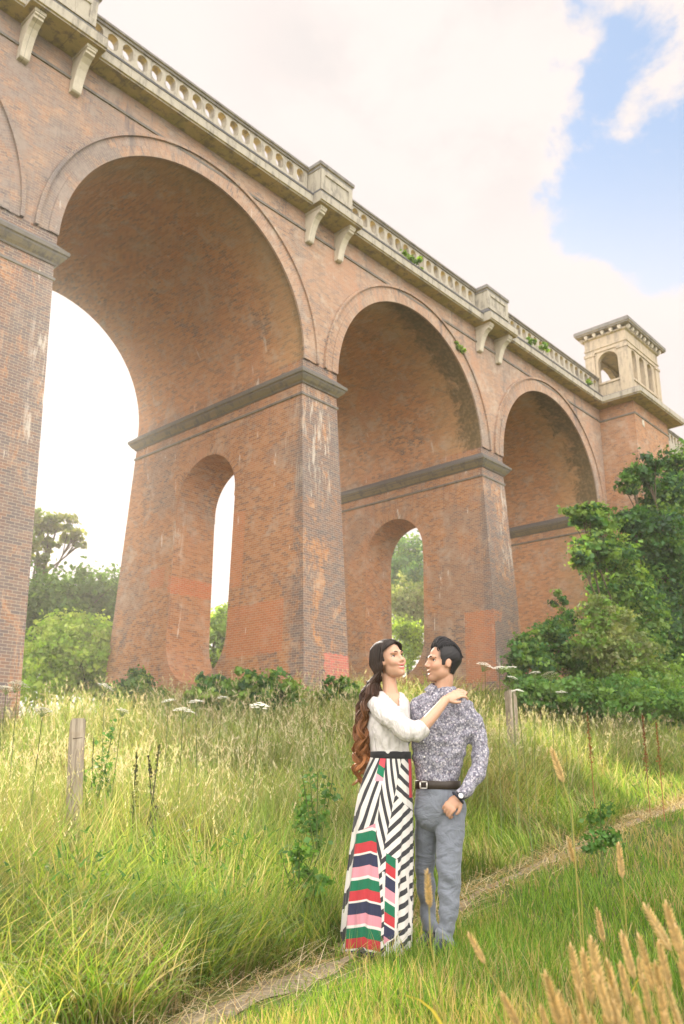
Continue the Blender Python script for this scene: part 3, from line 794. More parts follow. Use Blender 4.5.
# thicker tufts round the feet
fx, fy = at_dist(436, 950, 5.1)[:2]
xa = fx + rng.normal(.22, .34, 3600); ya = fy + rng.normal(-.05, .30, 3600)
k = clear_of_folk(xa, ya, .10) & (np.hypot(xa-FOLK[0][0], ya-FOLK[0][1]) > .17) & (np.hypot(xa-FOLK[1][0], ya-FOLK[1][1]) > .15); xa, ya = xa[k], ya[k]; na = len(xa)
ka = rng.integers(0, 5, na); ta = gp2[ka]*(.8 + .5*rng.random((na, 1)))
Vt, Ft, Ct, _, _ = blades(xa, ya, ground_h(xa, ya)-.01, .06 + .13*rng.random(na), .005*(1+.5*rng.random(na)), np.abs(rng.normal(.25, .25, na)), rng.random(na)*2*PI, np.abs(rng.normal(.5, .5, na)), ta*.75, ta, nseg=3)
V1, F1, C1 = merge([(V1, F1, C1), (Vt, Ft, Ct)])
prop(np_mesh('short_grass', V1, F1, M['grass'], C1), kind='stuff', label='short green turf below the trodden path', cat='grass')

# flattened dry straw along the path edge
n = 6500; t = rng.random(n)
x = -14.5 + 24*t**1.3; y = path_y(x) + rng.normal(.08, .16, n)*(1 + .03*(x+14))
k = clear_of_folk(x, y, .1); x, y = x[k], y[k]; n = len(x)
dd = np.hypot(x-CAM[0], y-CAM[1])
sc2 = np.array([(.50, .42, .27), (.40, .31, .18), (.33, .22, .11), (.58, .50, .34)])[rng.integers(0, 4, n)]
V1, F1, C1, _, _ = blades(x, y, ground_h(x, y)+.01, .10 + .30*rng.random(n), .0045*np.maximum(1, dd/4)**.8, 1.15 + .35*rng.random(n), .33 + rng.normal(0, .7, n) + PI*(rng.random(n) > .5), .3*rng.random(n), sc2, sc2, nseg=3)
prop(np_mesh('dry_straw', V1, F1, M['straw'], C1), kind='stuff', label='flattened dry straw lying along the trodden path', cat='straw')

# ---------------------------------------------------------------- trees and bushes
def leaves(centers, dirs, size, cols, droop=.3):
    """folded leaf quads at centers; normals scattered about dirs"""
    n = len(centers)
    nrm = dirs + rng.normal(0, .75, (n, 3)); nrm[:, 2] += .35; nrm /= np.linalg.norm(nrm, axis=1)[:, None]
    t = np.cross(nrm, rng.normal(0, 1, (n, 3))); t /= np.linalg.norm(t, axis=1)[:, None]
    b = np.cross(nrm, t)
    L = (size*(.40 + 1.15*rng.random(n)))[:, None]; Wd = L*(.32 + .16*rng.random((n, 1)))
    fold = nrm*Wd*.45*(rng.random((n, 1)) - .3)
    V = np.stack([centers - t*L*.5, centers + b*Wd + fold, centers + t*L*.55 - nrm*L*.12*droop, centers - b*Wd + fold], 1).reshape(-1, 3)
    i = np.arange(n)[:, None]*4
    F = np.concatenate([i + np.array([[0, 1, 2]]), i + np.array([[0, 2, 3]])], 0)
    return V, F, np.repeat(cols, 4, axis=0)
def crown(blobs, leaf, palette, dens=1.0, clump=.22):
    parts = []
    P = np.array(palette)
    for (c, r, n) in blobs:
        c = np.array(c, float); r = np.array(r, float)*np.ones(3); n = int(n*dens)
        nc = max(6, n//34)
        u = rng.normal(0, 1, (nc, 3)); u /= np.linalg.norm(u, axis=1)[:, None]
        rad = rng.random(nc)**.42
        bump = .78 + .42*rng.random(nc)
        cc = u*(rad*bump)[:, None]*r
        which = rng.integers(0, nc, n)
        off = rng.normal(0, clump, (n, 3))*r*(.55 + .6*rng.random((nc, 1))[which])
        off[:, 2] *= .6
        p = c + cc[which] + off
        base = P[rng.integers(0, len(P), nc)][which]
        col = base*(.75 + .5*rng.random((n, 1)))*(.8 + .4*rng.random((nc, 1))[which])
        dirs = (p - c)/r
        parts.append(leaves(p, dirs*.8, leaf*np.ones(n), col))
    return merge(parts)
def limbs(mb, base, top, blobs, r0, seed=0):
    rr = random.Random(seed); base = Vector(base); top = Vector(top)
    pts = [base + (top-base)*(i/5) + Vector((rr.uniform(-.12, .12), rr.uniform(-.12, .12), 0))*(i > 0)*(top-base).length*.15 for i in range(6)]
    mb.tube(pts, [r0*(1 - .13*i) for i in range(6)], 9)
    for (c, r, n) in blobs:
        a = pts[rr.randint(2, 5)]; c = Vector(c); m = (a+c)/2 + Vector((rr.uniform(-.4, .4), rr.uniform(-.4, .4), -.3))
        mb.tube([a, a.lerp(m, .5), m, m.lerp(c, .6), c], [r0*.42, r0*.36, r0*.28, r0*.2, r0*.08], 6)
        for _ in range(4):
            e = c + Vector((rr.uniform(-1, 1)*r[0], rr.uniform(-1, 1)*r[1], rr.uniform(-.5, 1)*r[2]))*.8
            mb.tube([m.lerp(c, .5), (m.lerp(c, .5)+e)/2 + Vector((0, 0, .15)), e], [r0*.16, r0*.11, r0*.04], 5)
def tree(name, label, cat, base, blobs, leaf, palette, r0=.25, group=None, dens=1.0, fork=None, crownname='crown'):
    bz = float(ground_h(base[0], base[1])); o = empty(name, (0, 0, 0), label, cat, group)
    o.location = (base[0], base[1], bz)
    off = Vector((base[0], base[1], bz))
    bl = [((c[0]-off.x, c[1]-off.y, c[2]-off.z), (r if hasattr(r, '__len__') else (r, r, r)), n) for c, r, n in blobs]
    mc = np.mean([b[0] for b in bl], axis=0)
    tp = fork if fork is not None else (mc[0]*.5, mc[1]*.5, max(.4, mc[2]*.75))
    mb = MB(); limbs(mb, (0, 0, -.2), tp, bl, r0, hash(label) % 1000 if False else len(label)); mb.build('trunk', M['bark'], o)
    V, F, Cc = crown(bl, leaf, palette, dens); np_mesh(crownname, V, F, M['leaf'], Cc, o)
    return o
DK = [(.048, .14, .036), (.070, .18, .042), (.098, .22, .050), (.048, .125, .048)]
MID = [(.15, .27, .055), (.19, .31, .068), (.22, .33, .080), (.12, .23, .050)]
LT = [(.29, .46, .070), (.35, .50, .095), (.38, .50, .14), (.23, .41, .060)]
OL = [(.19, .25, .085), (.23, .28, .11), (.15, .21, .07), (.27, .30, .14)]
def blob(px, py, Y, r, n, sq=(1, 1, 1)): 
    p = at_y(px, py, Y); return (tuple(p), tuple(r*q for q in sq), n)
# beyond the arches
tree('broadleaf_tree', 'tall loose olive tree whose branch hangs out beside the leftmost pier', 'tree', tuple(at_y(22, 650, 22)[:2]),
     [blob(42, 524, 22, 1.0, 420, (1.2, 1.2, .6)), blob(58, 522, 22, 1.0, 420, (1.2, 1, .5)), blob(74, 534, 22, .8, 300, (.9, 1, .6)), blob(46, 545, 22, .6, 160), blob(80, 545, 22, .4, 90), blob(24, 530, 22, 1.3, 500), blob(38, 560, 22, .7, 160), blob(10, 550, 23, 1.6, 600)],
     .28, [(.17, .22, .06), (.20, .23, .07), (.13, .19, .055)], .22)
tree('broadleaf_tree', 'rounded mid green tree behind the bright bush under the first full arch', 'tree', tuple(at_y(75, 640, 19)[:2]),
     [blob(45, 606, 19, 2.0, 2300), blob(75, 604, 18.5, 2.0, 2500), blob(102, 600, 19, 2.0, 2300), blob(60, 625, 18, 2.6, 2200), blob(95, 630, 18, 2.6, 2200), blob(118, 604, 21, 2.0, 1400), blob(30, 630, 19, 2.4, 1500)], .24, [(.095, .19, .04), (.12, .22, .05), (.075, .16, .035)], .25)
tree('bush', 'bright yellow green bush between the leftmost pier and the next pier', 'bush', tuple(at_y(78, 690, 14)[:2]),
     [blob(55, 662, 14, 1.4, 2400), blob(85, 648, 14, 1.45, 2600), blob(112, 664, 14, 1.3, 2000), blob(78, 676, 13.4, 1.6, 2200), blob(38, 680, 13.5, 1.3, 1500), blob(104, 684, 13.4, 1.3, 1500), blob(68, 628, 13.6, 1.1, 1300), blob(94, 630, 13.6, 1.0, 1000), blob(45, 642, 13.6, 1.0, 1000), blob(118, 646, 13, .8, 700), blob(80, 655, 12.6, 1.3, 1500)], .17, [(.34, .52, .075), (.40, .55, .10), (.43, .56, .15), (.28, .47, .065)], .07)
tree('bush', 'low dark bush at the left foot of the pier with the tall slot', 'bush', tuple(at_y(138, 695, 6)[:2]),
     [blob(132, 690, 6.5, .8, 1500), blob(148, 698, 5.5, .7, 1300), blob(120, 699, 5.5, .7, 1200)], .13, DK + MID[:2], .05)
tree('broadleaf_tree', 'pale green tree seen through the slot of the nearer pier', 'tree', tuple(at_y(218, 650, 22)[:2]),
     [blob(216, 636, 22, 1.7, 1800), blob(226, 622, 22, 1.2, 1000), blob(205, 655, 22, 1.8, 1500), blob(230, 655, 22, 1.8, 1500)], .24, LT[:2] + MID, .22)
tree('broadleaf_tree', 'tall dark tree filling the top of the second pier slot', 'tree', tuple(at_y(408, 640, 32)[:2]),
     [blob(400, 552, 32, 2.2, 1500), blob(418, 560, 32, 2.2, 1700), blob(408, 580, 31, 2.6, 1800), blob(396, 575, 31, 2.0, 1200), blob(425, 590, 31, 2.4, 1200)], .30, DK + MID[:1], .35)
tree('broadleaf_tree', 'olive green rounded tree halfway up the second pier slot', 'tree', tuple(at_y(408, 640, 25)[:2]),
     [blob(400, 600, 25, 1.9, 2000), blob(416, 604, 25, 1.9, 2000), blob(408, 620, 24.5, 1.9, 1700)], .25, OL, .22)
tree('bush', 'bright green bush at the bottom of the second pier slot', 'bush', tuple(at_y(408, 660, 18)[:2]),
     [blob(400, 632, 18, 1.3, 1700), blob(416, 640, 18, 1.3, 1700), blob(406, 652, 17.5, 1.4, 1500)], .18, LT[:2] + MID[1:], .1)
# far wood behind
for i, (xx, yy, hh) in enumerate([(-22, 34, 5), (-12, 40, 4.5), (-3, 44, 4), (16, 48, 5), (62, 60, 9), (75, 55, 9)]):
    bz = float(ground_h(xx, yy))
    tree('broadleaf_tree', ['dense green tree at the far left behind the viaduct', 'second dense tree from the left behind the viaduct', 'dense round tree behind the leftmost arch', 'dense tree behind the slotted nearer pier', 'tall tree behind the end tower', 'farthest tall tree behind the wing wall'][i], 'tree', (xx, yy),
         [((xx+rng.normal(0, 1.6), yy+rng.normal(0, 1.6), bz+hh*f), hh*.42, 1400) for f in (.45, .6, .75, .9)], .34, MID, .3, 'trees beyond the viaduct')
# dark trees before the tower
tree('broadleaf_tree', 'tall dark green tree in front of the tower at the right edge', 'tree', tuple(at_y(672, 660, -4)[:2]),
     [blob(668, 500, -4, 1.5, 2800), blob(684, 475, -4, 1.5, 2400), blob(650, 540, -4, 1.8, 3400), blob(632, 482, -3.6, .75, 700), blob(648, 470, -4, .9, 900), blob(680, 560, -4, 2.2, 3000), blob(662, 590, -4, 1.9, 2800), blob(700, 520, -4, 2.2, 2200), blob(655, 640, -4.6, 1.6, 2600), blob(678, 650, -5, 1.7, 2400), blob(690, 620, -4, 2.3, 2400), blob(720, 580, -4, 2.6, 1800), blob(632, 520, -4, .8, 900)], .21, DK + MID[:1] + [(.035, .10, .045)], .22, dens=1.15)
tree('broadleaf_tree', 'spreading green tree whose bough reaches across the last arch', 'tree', tuple(at_y(612, 670, -5)[:2]),
     [blob(582, 515, -5, .75, 1200, (1.3, 1, .6)), blob(598, 520, -5, .8, 1200, (1.2, 1, .7)), blob(592, 550, -5, .95, 1600), blob(612, 560, -5, 1.2, 2000), blob(620, 590, -5, 1.3, 2200), blob(605, 600, -5, 1.0, 1400), blob(636, 620, -5, 1.5, 2200), blob(580, 560, -5, .6, 600, (1, 1, .7)), blob(610, 640, -5, 1.4, 1900), blob(630, 655, -5.6, 1.2, 1500)], .18, MID + DK, .15)
tree('bush', 'pale olive elder bush in front of the dark trees', 'bush', tuple(at_y(618, 680, -6.5)[:2]),
     [blob(600, 612, -6.5, .75, 1300), blob(622, 628, -6.5, .85, 1500), blob(588, 640, -6.5, .7, 1000), blob(640, 660, -6.5, 1.0, 1600), blob(612, 655, -6.5, 1.0, 1500)], .14, OL + MID[:1], .07)
tree('bush', 'low dark green bramble bush beside the second slotted pier', 'bush', tuple(at_y(548, 690, -4.5)[:2]),
     [blob(530, 650, -4.5, .75, 1600), blob(552, 640, -4.5, .85, 1900), blob(572, 655, -5, .8, 1700), blob(540, 670, -5, .8, 1500), blob(520, 668, -4.5, .6, 900), blob(566, 622, -4.5, .55, 700), blob(585, 676, -5, .8, 1300), blob(560, 600, -4.2, .4, 260)], .14, DK + MID[:2], .07)
tree('bush', 'low nettle thicket at the right edge below the dark trees', 'bush', tuple(at_y(668, 690, -7)[:2]),
     [blob(650, 676, -7, .7, 1100), blob(672, 680, -7, .8, 1200), blob(692, 672, -7, .9, 1300), blob(630, 684, -7, .6, 800)], .13, MID + LT[:1], .04)
for i, (px_, yy, rr_) in enumerate([(246, -2.6, .55), (275, -2.8, .6), (340, -2.6, .5), (212, -2.4, .45)]):
    tree('nettle_clump', ['nettle clump left of the middle at the foot of the nearer pier', 'nettle clump before the foot of the nearer pier', 'nettle clump just left of the woman at the pier foot', 'smallest nettle clump, below the tall slot'][i], 'nettles', tuple(at_y(px_, 690, yy)[:2]),
         [blob(px_, 690, yy, rr_, 900), blob(px_+14, 696, yy, rr_*.8, 600), blob(px_-14, 697, yy, rr_*.8, 600)], .13, MID + DK, .03, 'nettles along the viaduct foot')
for i, (px_, py_, Y_, r_, lb) in enumerate([(600, 690, -8.0, .9, 'rank green thicket below the pale elder bush'), (640, 694, -8.5, .9, 'rank green thicket right of the pale elder bush'), (682, 694, -9, 1.0, 'rank green thicket cut by the right edge'), (540, 690, -6.5, .7, 'rank green thicket below the dark bramble bush'), (572, 692, -7.2, .75, 'rank green thicket between the bramble and the elder bush')]):
    tree('thicket', lb, 'undergrowth', tuple(at_y(px_, 700, Y_)[:2]), [blob(px_-12, py_, Y_, r_, 1100, (1.2, 1, .7)), blob(px_+12, py_+3, Y_, r_, 1100, (1.2, 1, .6)), blob(px_, py_+10, Y_-.3, r_, 900, (1.5, 1, .6))], .12, MID[:1] + MID[3:] + DK[1:3], .03, 'thickets at the foot of the right hand trees')
# weeds rooted in the masonry
for i, (px_, py_, Y_, r_) in enumerate([(408, 255, -.45, .50), (419, 262, -.45, .35), (531, 338, -.45, .42), (545, 346, -.45, .40), (589, 382, -.5, .30), (459, 346, -.1, .35)]):
    p = at_y(px_, py_, Y_)
    o = empty('wall_weed', (p[0], p[1], p[2]-.3), ['largest green weed growing from the parapet over the middle arch', 'smaller weed right beside the largest parapet weed', 'green weed on the parapet left of the end tower', 'second parapet weed, nearer the end tower', 'weed at the foot of the pavilion', 'weed rooted in the ring of the middle arch'][i], 'weed', 'weeds growing on the viaduct')
    V, F, Cc = crown([((0, 0, .2), (r_, .22, r_*.8), 190)], .13, MID + LT[:1]); np_mesh('foliage', V, F, M['leaf'], Cc, o)
    mb = MB(); mb.tube([(0, .2, -.1), (0, .02, .1), (.05, 0, .4)], [.02, .015, .006], 5); mb.build('stem', M['bark'], o)

# ---------------------------------------------------------------- posts
def wood_mat():
    t = NT('silvered_post_wood'); ob = t.coord('Object')
    g = t.noise(t.mapping(ob, (30, 30, 2.2)), 1.0, 5, .7, .6); n = t.noise(ob, 5, 4, .6)
    col = t.mix(t.sm(g, .35, .65), (.20, .165, .125), (.40, .345, .27)); col = t.mix(t.math('MULTIPLY', t.sm(n, .5, .7), .5), col, (.27, .20, .13))
    cr = t.sm(t.noise(t.mapping(ob, (55, 55, 1.1)), 1.0, 3, .6), .62, .66); col = t.mix(t.math('MULTIPLY', cr, .8), col, (.05, .04, .03))
    t.bsdf(col, .9, g, .7, .02, .15); return t.m
M['wood'] = wood_mat()
M['wire'] = plain('rusty_wire', (.12, .085, .06), .7, 60, .3, .1)
def post(px, top, fd, w, label, lean):
    p = at_dist(px, top, fd); gz = float(ground_h(p[0], p[1])); h = p[2]-gz
    b = at_dist(px+lean, top, fd); gz = float(ground_h(b[0], b[1])); h = p[2]-gz      # foot of the post, a little to the right of its head
    ang = -math.atan2(float((b-p) @ R0), h)
    o = empty('fence_post', (b[0], b[1], gz), label, 'post', 'old fence posts', tuple((Matrix.Rotation(ang, 3, Vector(HF)) @ Matrix.Rotation(YAW + .35, 3, 'Z')).to_euler()))
    bm = bmesh.new(); bmesh.ops.create_cube(bm, size=1.0)
    bmesh.ops.scale(bm, vec=(w, w, h+.3), verts=bm.verts); bmesh.ops.translate(bm, vec=(0, 0, (h-.3)/2), verts=bm.verts)
    bmesh.ops.bevel(bm, geom=[e for e in bm.edges], offset=.012, segments=2, affect='EDGES')
    bmesh.ops.subdivide_edges(bm, edges=[e for e in bm.edges if abs(e.verts[0].co.z-e.verts[1].co.z) > .4], cuts=14)
    for v in bm.verts:
        z = v.co.z; v.co.x += .012*(vnoise([z*3], [1.0], 5)[0]-.5) + (.012 if z > h*.9 and v.co.x > 0 else 0)*rng.random(); v.co.y += .012*(vnoise([z*3], [4.0], 6)[0]-.5)
        if z > h-.05: v.co.z -= .035*(v.co.x/w+.5)
    me = bpy.data.meshes.new('stake'); bm.to_mesh(me); bm.free(); me.materials.append(M['wood'])
    s = bpy.data.objects.new('stake', me); C.objects.link(s); s.parent = o
    mb = MB(); mb.tube([(w*.51, -w*.3, h-.20), (0, -w*.54, h-.17), (-w*.5, -w*.3, h-.165), (-w*.53, w*.3, h-.17)], .0035, 6); mb.tube([(w*.1, -w*.55, h-.19), (w*.3, -w*.62, h-.22), (w*.45, -w*.6, h-.20)], .003, 5)
    mb.build('wire_staple', M['wire'], o)
post(78, 718, 7.4, .125, 'weathered grey wooden fence post standing alone in the long grass', 9)
post(510, 690, 19.0, .20, 'smaller pale fence post in the grass behind the man', 2)

# ---------------------------------------------------------------- ripe cereal ears in the foreground
M['ear'] = leaf_mat('ripe_ear_husks', .30, .03)
def ear_mesh():
    mb = MB(); cols = []
    def addball(c, r, ax, col):
        b = len(mb.v); mb.ball(c, r, 6, 5, ax); cols.extend([col]*(len(mb.v)-b))
    L = .098; n = 11
    for i in range(n):
        z = L*i/n; f = i/n; w = 1 - .45*f**2 - .25*max(0, .18-f)/.18
        for s in (-1, 1):
            for yy in (-1, 1):
                a = Vector((s*.62, yy*.36, 1)).normalized(); x = a.cross(Vector((0, 1, 0))).normalized(); ax = Matrix((x, a.cross(x), a)).transposed()
                k = rng.random(); col = np.array((.55, .41, .18))*(.75+.5*k)
                addball((s*.0062*w, yy*.0040*w, z + .004*(yy+1)/2 + .002*s), (.0030*w, .0027*w, .0095), ax, col)
    b = len(mb.v); mb.tube([(0, 0, -.005), (0, 0, L)], .0022, 6); cols.extend([np.array((.45, .35, .15))]*(len(mb.v)-b))
    addball((0, 0, L+.002), (.003, .003, .009), Matrix.Identity(3), np.array((.6, .44, .22)))
    me = mb.mesh('ear', M['ear']); 
    a = me.color_attributes.new('Col', 'FLOAT_COLOR', 'POINT'); c4 = np.ones((len(me.vertices), 4), np.float32); c4[:, :3] = np.array(cols); a.data.foreach_set('color', c4.ravel())
    return me
EAR = ear_mesh()
# (top px, bottom px of the ear, forward distance)
EARS = [((500, 990), (519, 1028), 1.75), ((543, 968), (561, 1026), 1.6), ((571, 943), (580, 990), 1.9), ((583, 948), (591, 1000), 1.8), ((592, 936), (603, 998), 1.65), ((606, 958), (619, 1012), 1.7),
        ((625, 930), (633, 976), 1.95), ((640, 934), (653, 988), 1.7), ((639, 956), (643, 988), 2.1), ((647, 902), (669, 948), 1.85), ((665, 900), (680, 952), 1.75), ((677, 924), (688, 974), 1.7),
        ((619, 842), (622, 876), 2.6), ((596, 907), (603, 940), 2.5), ((567, 836), (574, 862), 3.0), ((427, 868), (429, 905), 2.2), ((468, 932), (484, 962), 2.4), ((600, 976), (611, 1024), 1.6),
        ((577, 985), (588, 1032), 1.65), ((632, 990), (642, 1036), 1.6), ((655, 960), (664, 1008), 1.75), ((566, 1002), (574, 1040), 1.75), ((616, 1000), (626, 1046), 1.6), ((672, 985), (681, 1030), 1.7), ((588, 1010), (600, 1056), 1.55), ((649, 1008), (657, 1050), 1.6), ((553, 745), (562, 780), 2.7), ((644, 975), (650, 1012), 1.9),
        ((559, 990), (567, 1030), 1.7), ((596, 960), (604, 1004), 1.75), ((622, 962), (630, 1004), 1.8), ((609, 985), (618, 1030), 1.62), ((661, 940), (669, 986), 1.8), ((637, 1006), (648, 1050), 1.55), ((666, 1012), (676, 1056), 1.6), ((681, 960), (692, 1006), 1.72), ((580, 1016), (590, 1060), 1.58), ((604, 1012), (615, 1056), 1.66), ((540, 1004), (553, 1046), 1.6), ((625, 1018), (634, 1060), 1.5), ((658, 985), (667, 1030), 1.65)]
EAR_LABEL = {0: 'leftmost ripe golden ear at the bottom edge of the meadow', 1: 'fat golden ear leaning left, second from the left at the bottom edge', 12: 'single slender ripe ear standing tall above the turf below the path', 13: 'thin pale ear left of the leaning golden pair', 14: 'pale ear rising in front of the path', 15: 'ripe ear standing in front of the legs of the man', 16: 'pale ear bending left just right of the feet of the man', 26: 'pale ear high against the meadow right of the man', 9: 'golden ear arching left at the right edge, tallest of its cluster', 11: 'golden ear cut by the right edge of the view'}
for i, (a, b, fd) in enumerate(EARS):
    T = Vector(at_dist(a[0], a[1], fd)); B = Vector(at_dist(b[0], b[1], fd)); ax = (T-B); Ln = ax.length; ax.normalize()
    ax = (ax + Vector(HF)*rng.normal(0, .15)).normalized(); sc = Ln/.107
    gz = float(ground_h(B.x, B.y)); foot = Vector((B.x + ax.x*-.16 + rng.normal(0, .03), B.y - ax.y*.16 + rng.normal(0, .03), gz))
    o = empty('wheat_stalk', tuple(foot), EAR_LABEL.get(i, 'ripe golden ear among the crowded cluster at the bottom right corner'), 'wheat', 'ripe ears in the foreground')
    e = bpy.data.objects.new('ear', EAR); C.objects.link(e); e.parent = o
    x = ax.cross(Vector(HF) + Vector((rng.normal(0, .5), rng.normal(0, .5), 0))).normalized(); y = ax.cross(x); Rm = Matrix((x, y, ax)).transposed().to_4x4()
    e.matrix_local = Matrix.Translation(B - foot) @ Rm @ Matrix.Scale(sc, 4)
    mb = MB(); d = B - foot; nrm = catm = [Vector((0, 0, -.02)), d*.35 + Vector((-ax.x, -ax.y, 0))*.02, d - ax*.09, d - ax*.03, d + ax*.01]
    mb.tube(nrm, [.0022, .0020, .0017, .0016, .0015], 6); st = mb.build('stem', M['straw'], o)
    me = st.data; c_ = me.color_attributes.new('Col', 'FLOAT_COLOR', 'POINT'); c4 = np.ones((len(me.vertices), 4), np.float32); c4[:, :3] = (.36, .33, .10); c_.data.foreach_set('color', c4.ravel())
    if i % 3 == 0:
        V1, F1, C1, _, _ = blades(np.array([d.x*.6]), np.array([d.y*.6]), np.array([d.z*.55]), np.array([.30]), np.array([.009]), np.array([.5]), np.array([rng.random()*6]), np.array([1.5]), np.array([[.34, .30, .07]]), np.array([[.42, .32, .10]]), nseg=6)
        np_mesh('leaf', V1, F1, M['straw'], C1, o)

# ---------------------------------------------------------------- white umbels
M['petal'] = plain('white_umbel_petals', (.74, .72, .62), .8, 80, .1, .1)
def umbel_mesh(rad, seed):
    rr = random.Random(seed); mb = MB(); ry = MB()
    n = 17
    for i in range(n):
        a = i*2.39996; r = rad*math.sqrt((i+.5)/n); z = .16*rad*(1-(r/rad)**2)*2 + rr.uniform(-.006, .006)
        c = Vector((r*math.cos(a), r*math.sin(a), z)); ry.tube([(0, 0, -rad*.75), c*.6 + Vector((0, 0, -rad*.20)), c], .0018, 4)
        for k in range(11):
            b = k*2.39996; q = .021*math.sqrt((k+.5)/11)*rad/.085; h = c + Vector((q*math.cos(b), q*math.sin(b), .003*rr.random()+.006))
            s = .0058*rad/.085; t = rr.uniform(0, 3)
            mb.quad([h + Vector((s*math.cos(t+j*PI/2), s*math.sin(t+j*PI/2), .0015*(-1)**j)) for j in range(4)])
    return mb, ry
UMB = [umbel_mesh(.075, 1), umbel_mesh(.095, 2), umbel_mesh(.06, 3)]
UM = [(q[0].mesh('flower_head', M['petal']), q[1].mesh('rays', M['stem'])) for q in UMB]
UPOS = [(22, 686, 8.2, 1), (8, 690, 8.8, 0), (41, 712, 7.0, 2), (184, 712, 8.2, 1), (204, 703, 8.6, 0), (255, 708, 8.4, 1), (218, 698, 9.5, 2), (110, 688, 10, 1), (118, 712, 8, 2), (170, 702, 10, 0),
        (482, 666, 9.8, 1), (494, 669, 10, 0), (511, 669, 10.2, 0), (513, 678, 10, 2), (528, 674, 11, 0), (549, 675, 10.2, 1), (563, 693, 9.6, 2), (524, 692, 9, 2)]
UL = ['large white umbel flower head at the far left above the grass', 'white umbel cut by the left edge of the meadow', 'small low white umbel left of the fence post', 'broad white umbel right of the fence post', 'medium white umbel just above the broad one right of the post', 'white umbel nearest the striped skirt on the left meadow', 'small far white umbel below the bush', 'white umbel just above and right of the fence post', 'small white umbel close to the right of the fence post', 'white umbel seen under the dark bush',
      'largest white umbel directly right of the head of the man', 'white umbel second to the right of the head of the man', 'white umbel above the pale fence post', 'small white umbel at the top of the pale fence post', 'white umbel right of the pale fence post', 'broad white umbel farthest right against the dark bramble', 'small low white umbel at the right end of the group', 'small low white umbel right of the pale post in the grass']
for (x_, y_, fd, k), lb in zip(UPOS, UL):
    p = at_dist(x_, y_, fd); gz = float(ground_h(p[0], p[1])); hgt = p[2]-gz
    o = empty('umbel_flower', (p[0], p[1], gz), lb, 'wildflower', 'white umbel flowers in the meadow')
    lx, ly = rng.normal(0, .05, 2)
    for me, nm in zip(UM[k], ('flower_head', 'rays')):
        f = bpy.data.objects.new(nm, me); C.objects.link(f); f.parent = o; f.location = (lx, ly, hgt); f.rotation_euler = (rng.normal(0, .2), rng.normal(0, .2), rng.random()*6)
    mb = MB(); mb.tube([(0, 0, -.05), (lx*.3, ly*.3, hgt*.5), (lx, ly, hgt-.05)], [.0045, .004, .003], 6); mb.build('stem', M['stem'], o)

# ---------------------------------------------------------------- dark dock stems
def dock(px, top, fd, label, col, h=None, n=150, spread=.018):
    p = at_dist(px, top, fd); gz = float(ground_h(p[0], p[1])); H_ = p[2]-gz
    o = empty('dock_stem', (p[0], p[1], gz), label, 'dock plant', 'dead dock stems in the meadow')
    ln = rng.normal(0, .05, 2)
    mb = MB(); mb.tube([(0, 0, -.05), (ln[0]*.4, ln[1]*.4, H_*.5), (ln[0], ln[1], H_)], [.007, .006, .003], 6); mb.build('stem', plain('dock_stalk', col, .9), o)
    f = rng.random(n)**.8; z = H_*(.45+.55*f); c = np.stack([ln[0]*f + rng.normal(0, spread, n)*(1.2-f), ln[1]*f + rng.normal(0, spread, n)*(1.2-f), z], -1)
    V, F, Cc = leaves(c, rng.normal(0, 1, (n, 3)), np.full(n, .023), np.array(col)[None]*(.7+.7*rng.random((n, 1)))); prop(np_mesh('seed_cluster', V, F, M['leaf'], Cc, o), kind='stuff')
dock(153, 744, 6.6, 'dark dead stem right of the fence post in pale grass', (.09, .10, .05), n=80)
dock(164, 756, 6.7, 'darkest dead stem, right of its near twin', (.05, .052, .035), n=90)
dock(139, 752, 6.5, 'small dark seed stem nearest the fence post', (.06, .07, .03), n=90)
dock(588, 712, 12.0, 'rust brown dock stem in the far right grass', (.24, .11, .045))
dock(641, 715, 12.6, 'tall rust brown dock stem near the right edge', (.19, .08, .035), n=200)
dock(655, 722, 12.2, 'shorter rust brown dock stem near the right edge', (.22, .10, .04), n=120)
# a leafy tall weed standing among the grass behind the woman
for i, (x_, y_, fd, lb) in enumerate([(318, 772, 7.4, 'leafy dark green weed left of the woman in the long grass'), (300, 850, 5.9, 'low leafy weed by the striped skirt'), (98, 738, 8.0, 'dark leafy weed right beside the fence post'), (596, 800, 8.4, 'leafy weed right of the man near the bend of the path')]):
    p = at_dist(x_, y_, fd); gz = float(ground_h(p[0], p[1])); h = max(.25, p[2]-gz)
    o = empty('leafy_weed', (p[0], p[1], gz), lb, 'weed', 'leafy weeds in the meadow')
    mb = MB()
    for k in range(5): a = k*1.3; mb.tube([(0, 0, 0), (.05*math.cos(a), .05*math.sin(a), h*.5), (.14*math.cos(a), .14*math.sin(a), h)], [.006, .005, .003], 5)
    mb.build('stem', M['stem'], o)
    V, F, Cc = crown([((0, 0, h*.6), (.20, .20, h*.5), 520)], .042, [(.07, .17, .04), (.09, .21, .05), (.12, .24, .06)]); np_mesh('foliage', V, F, M['leaf'], Cc, o)

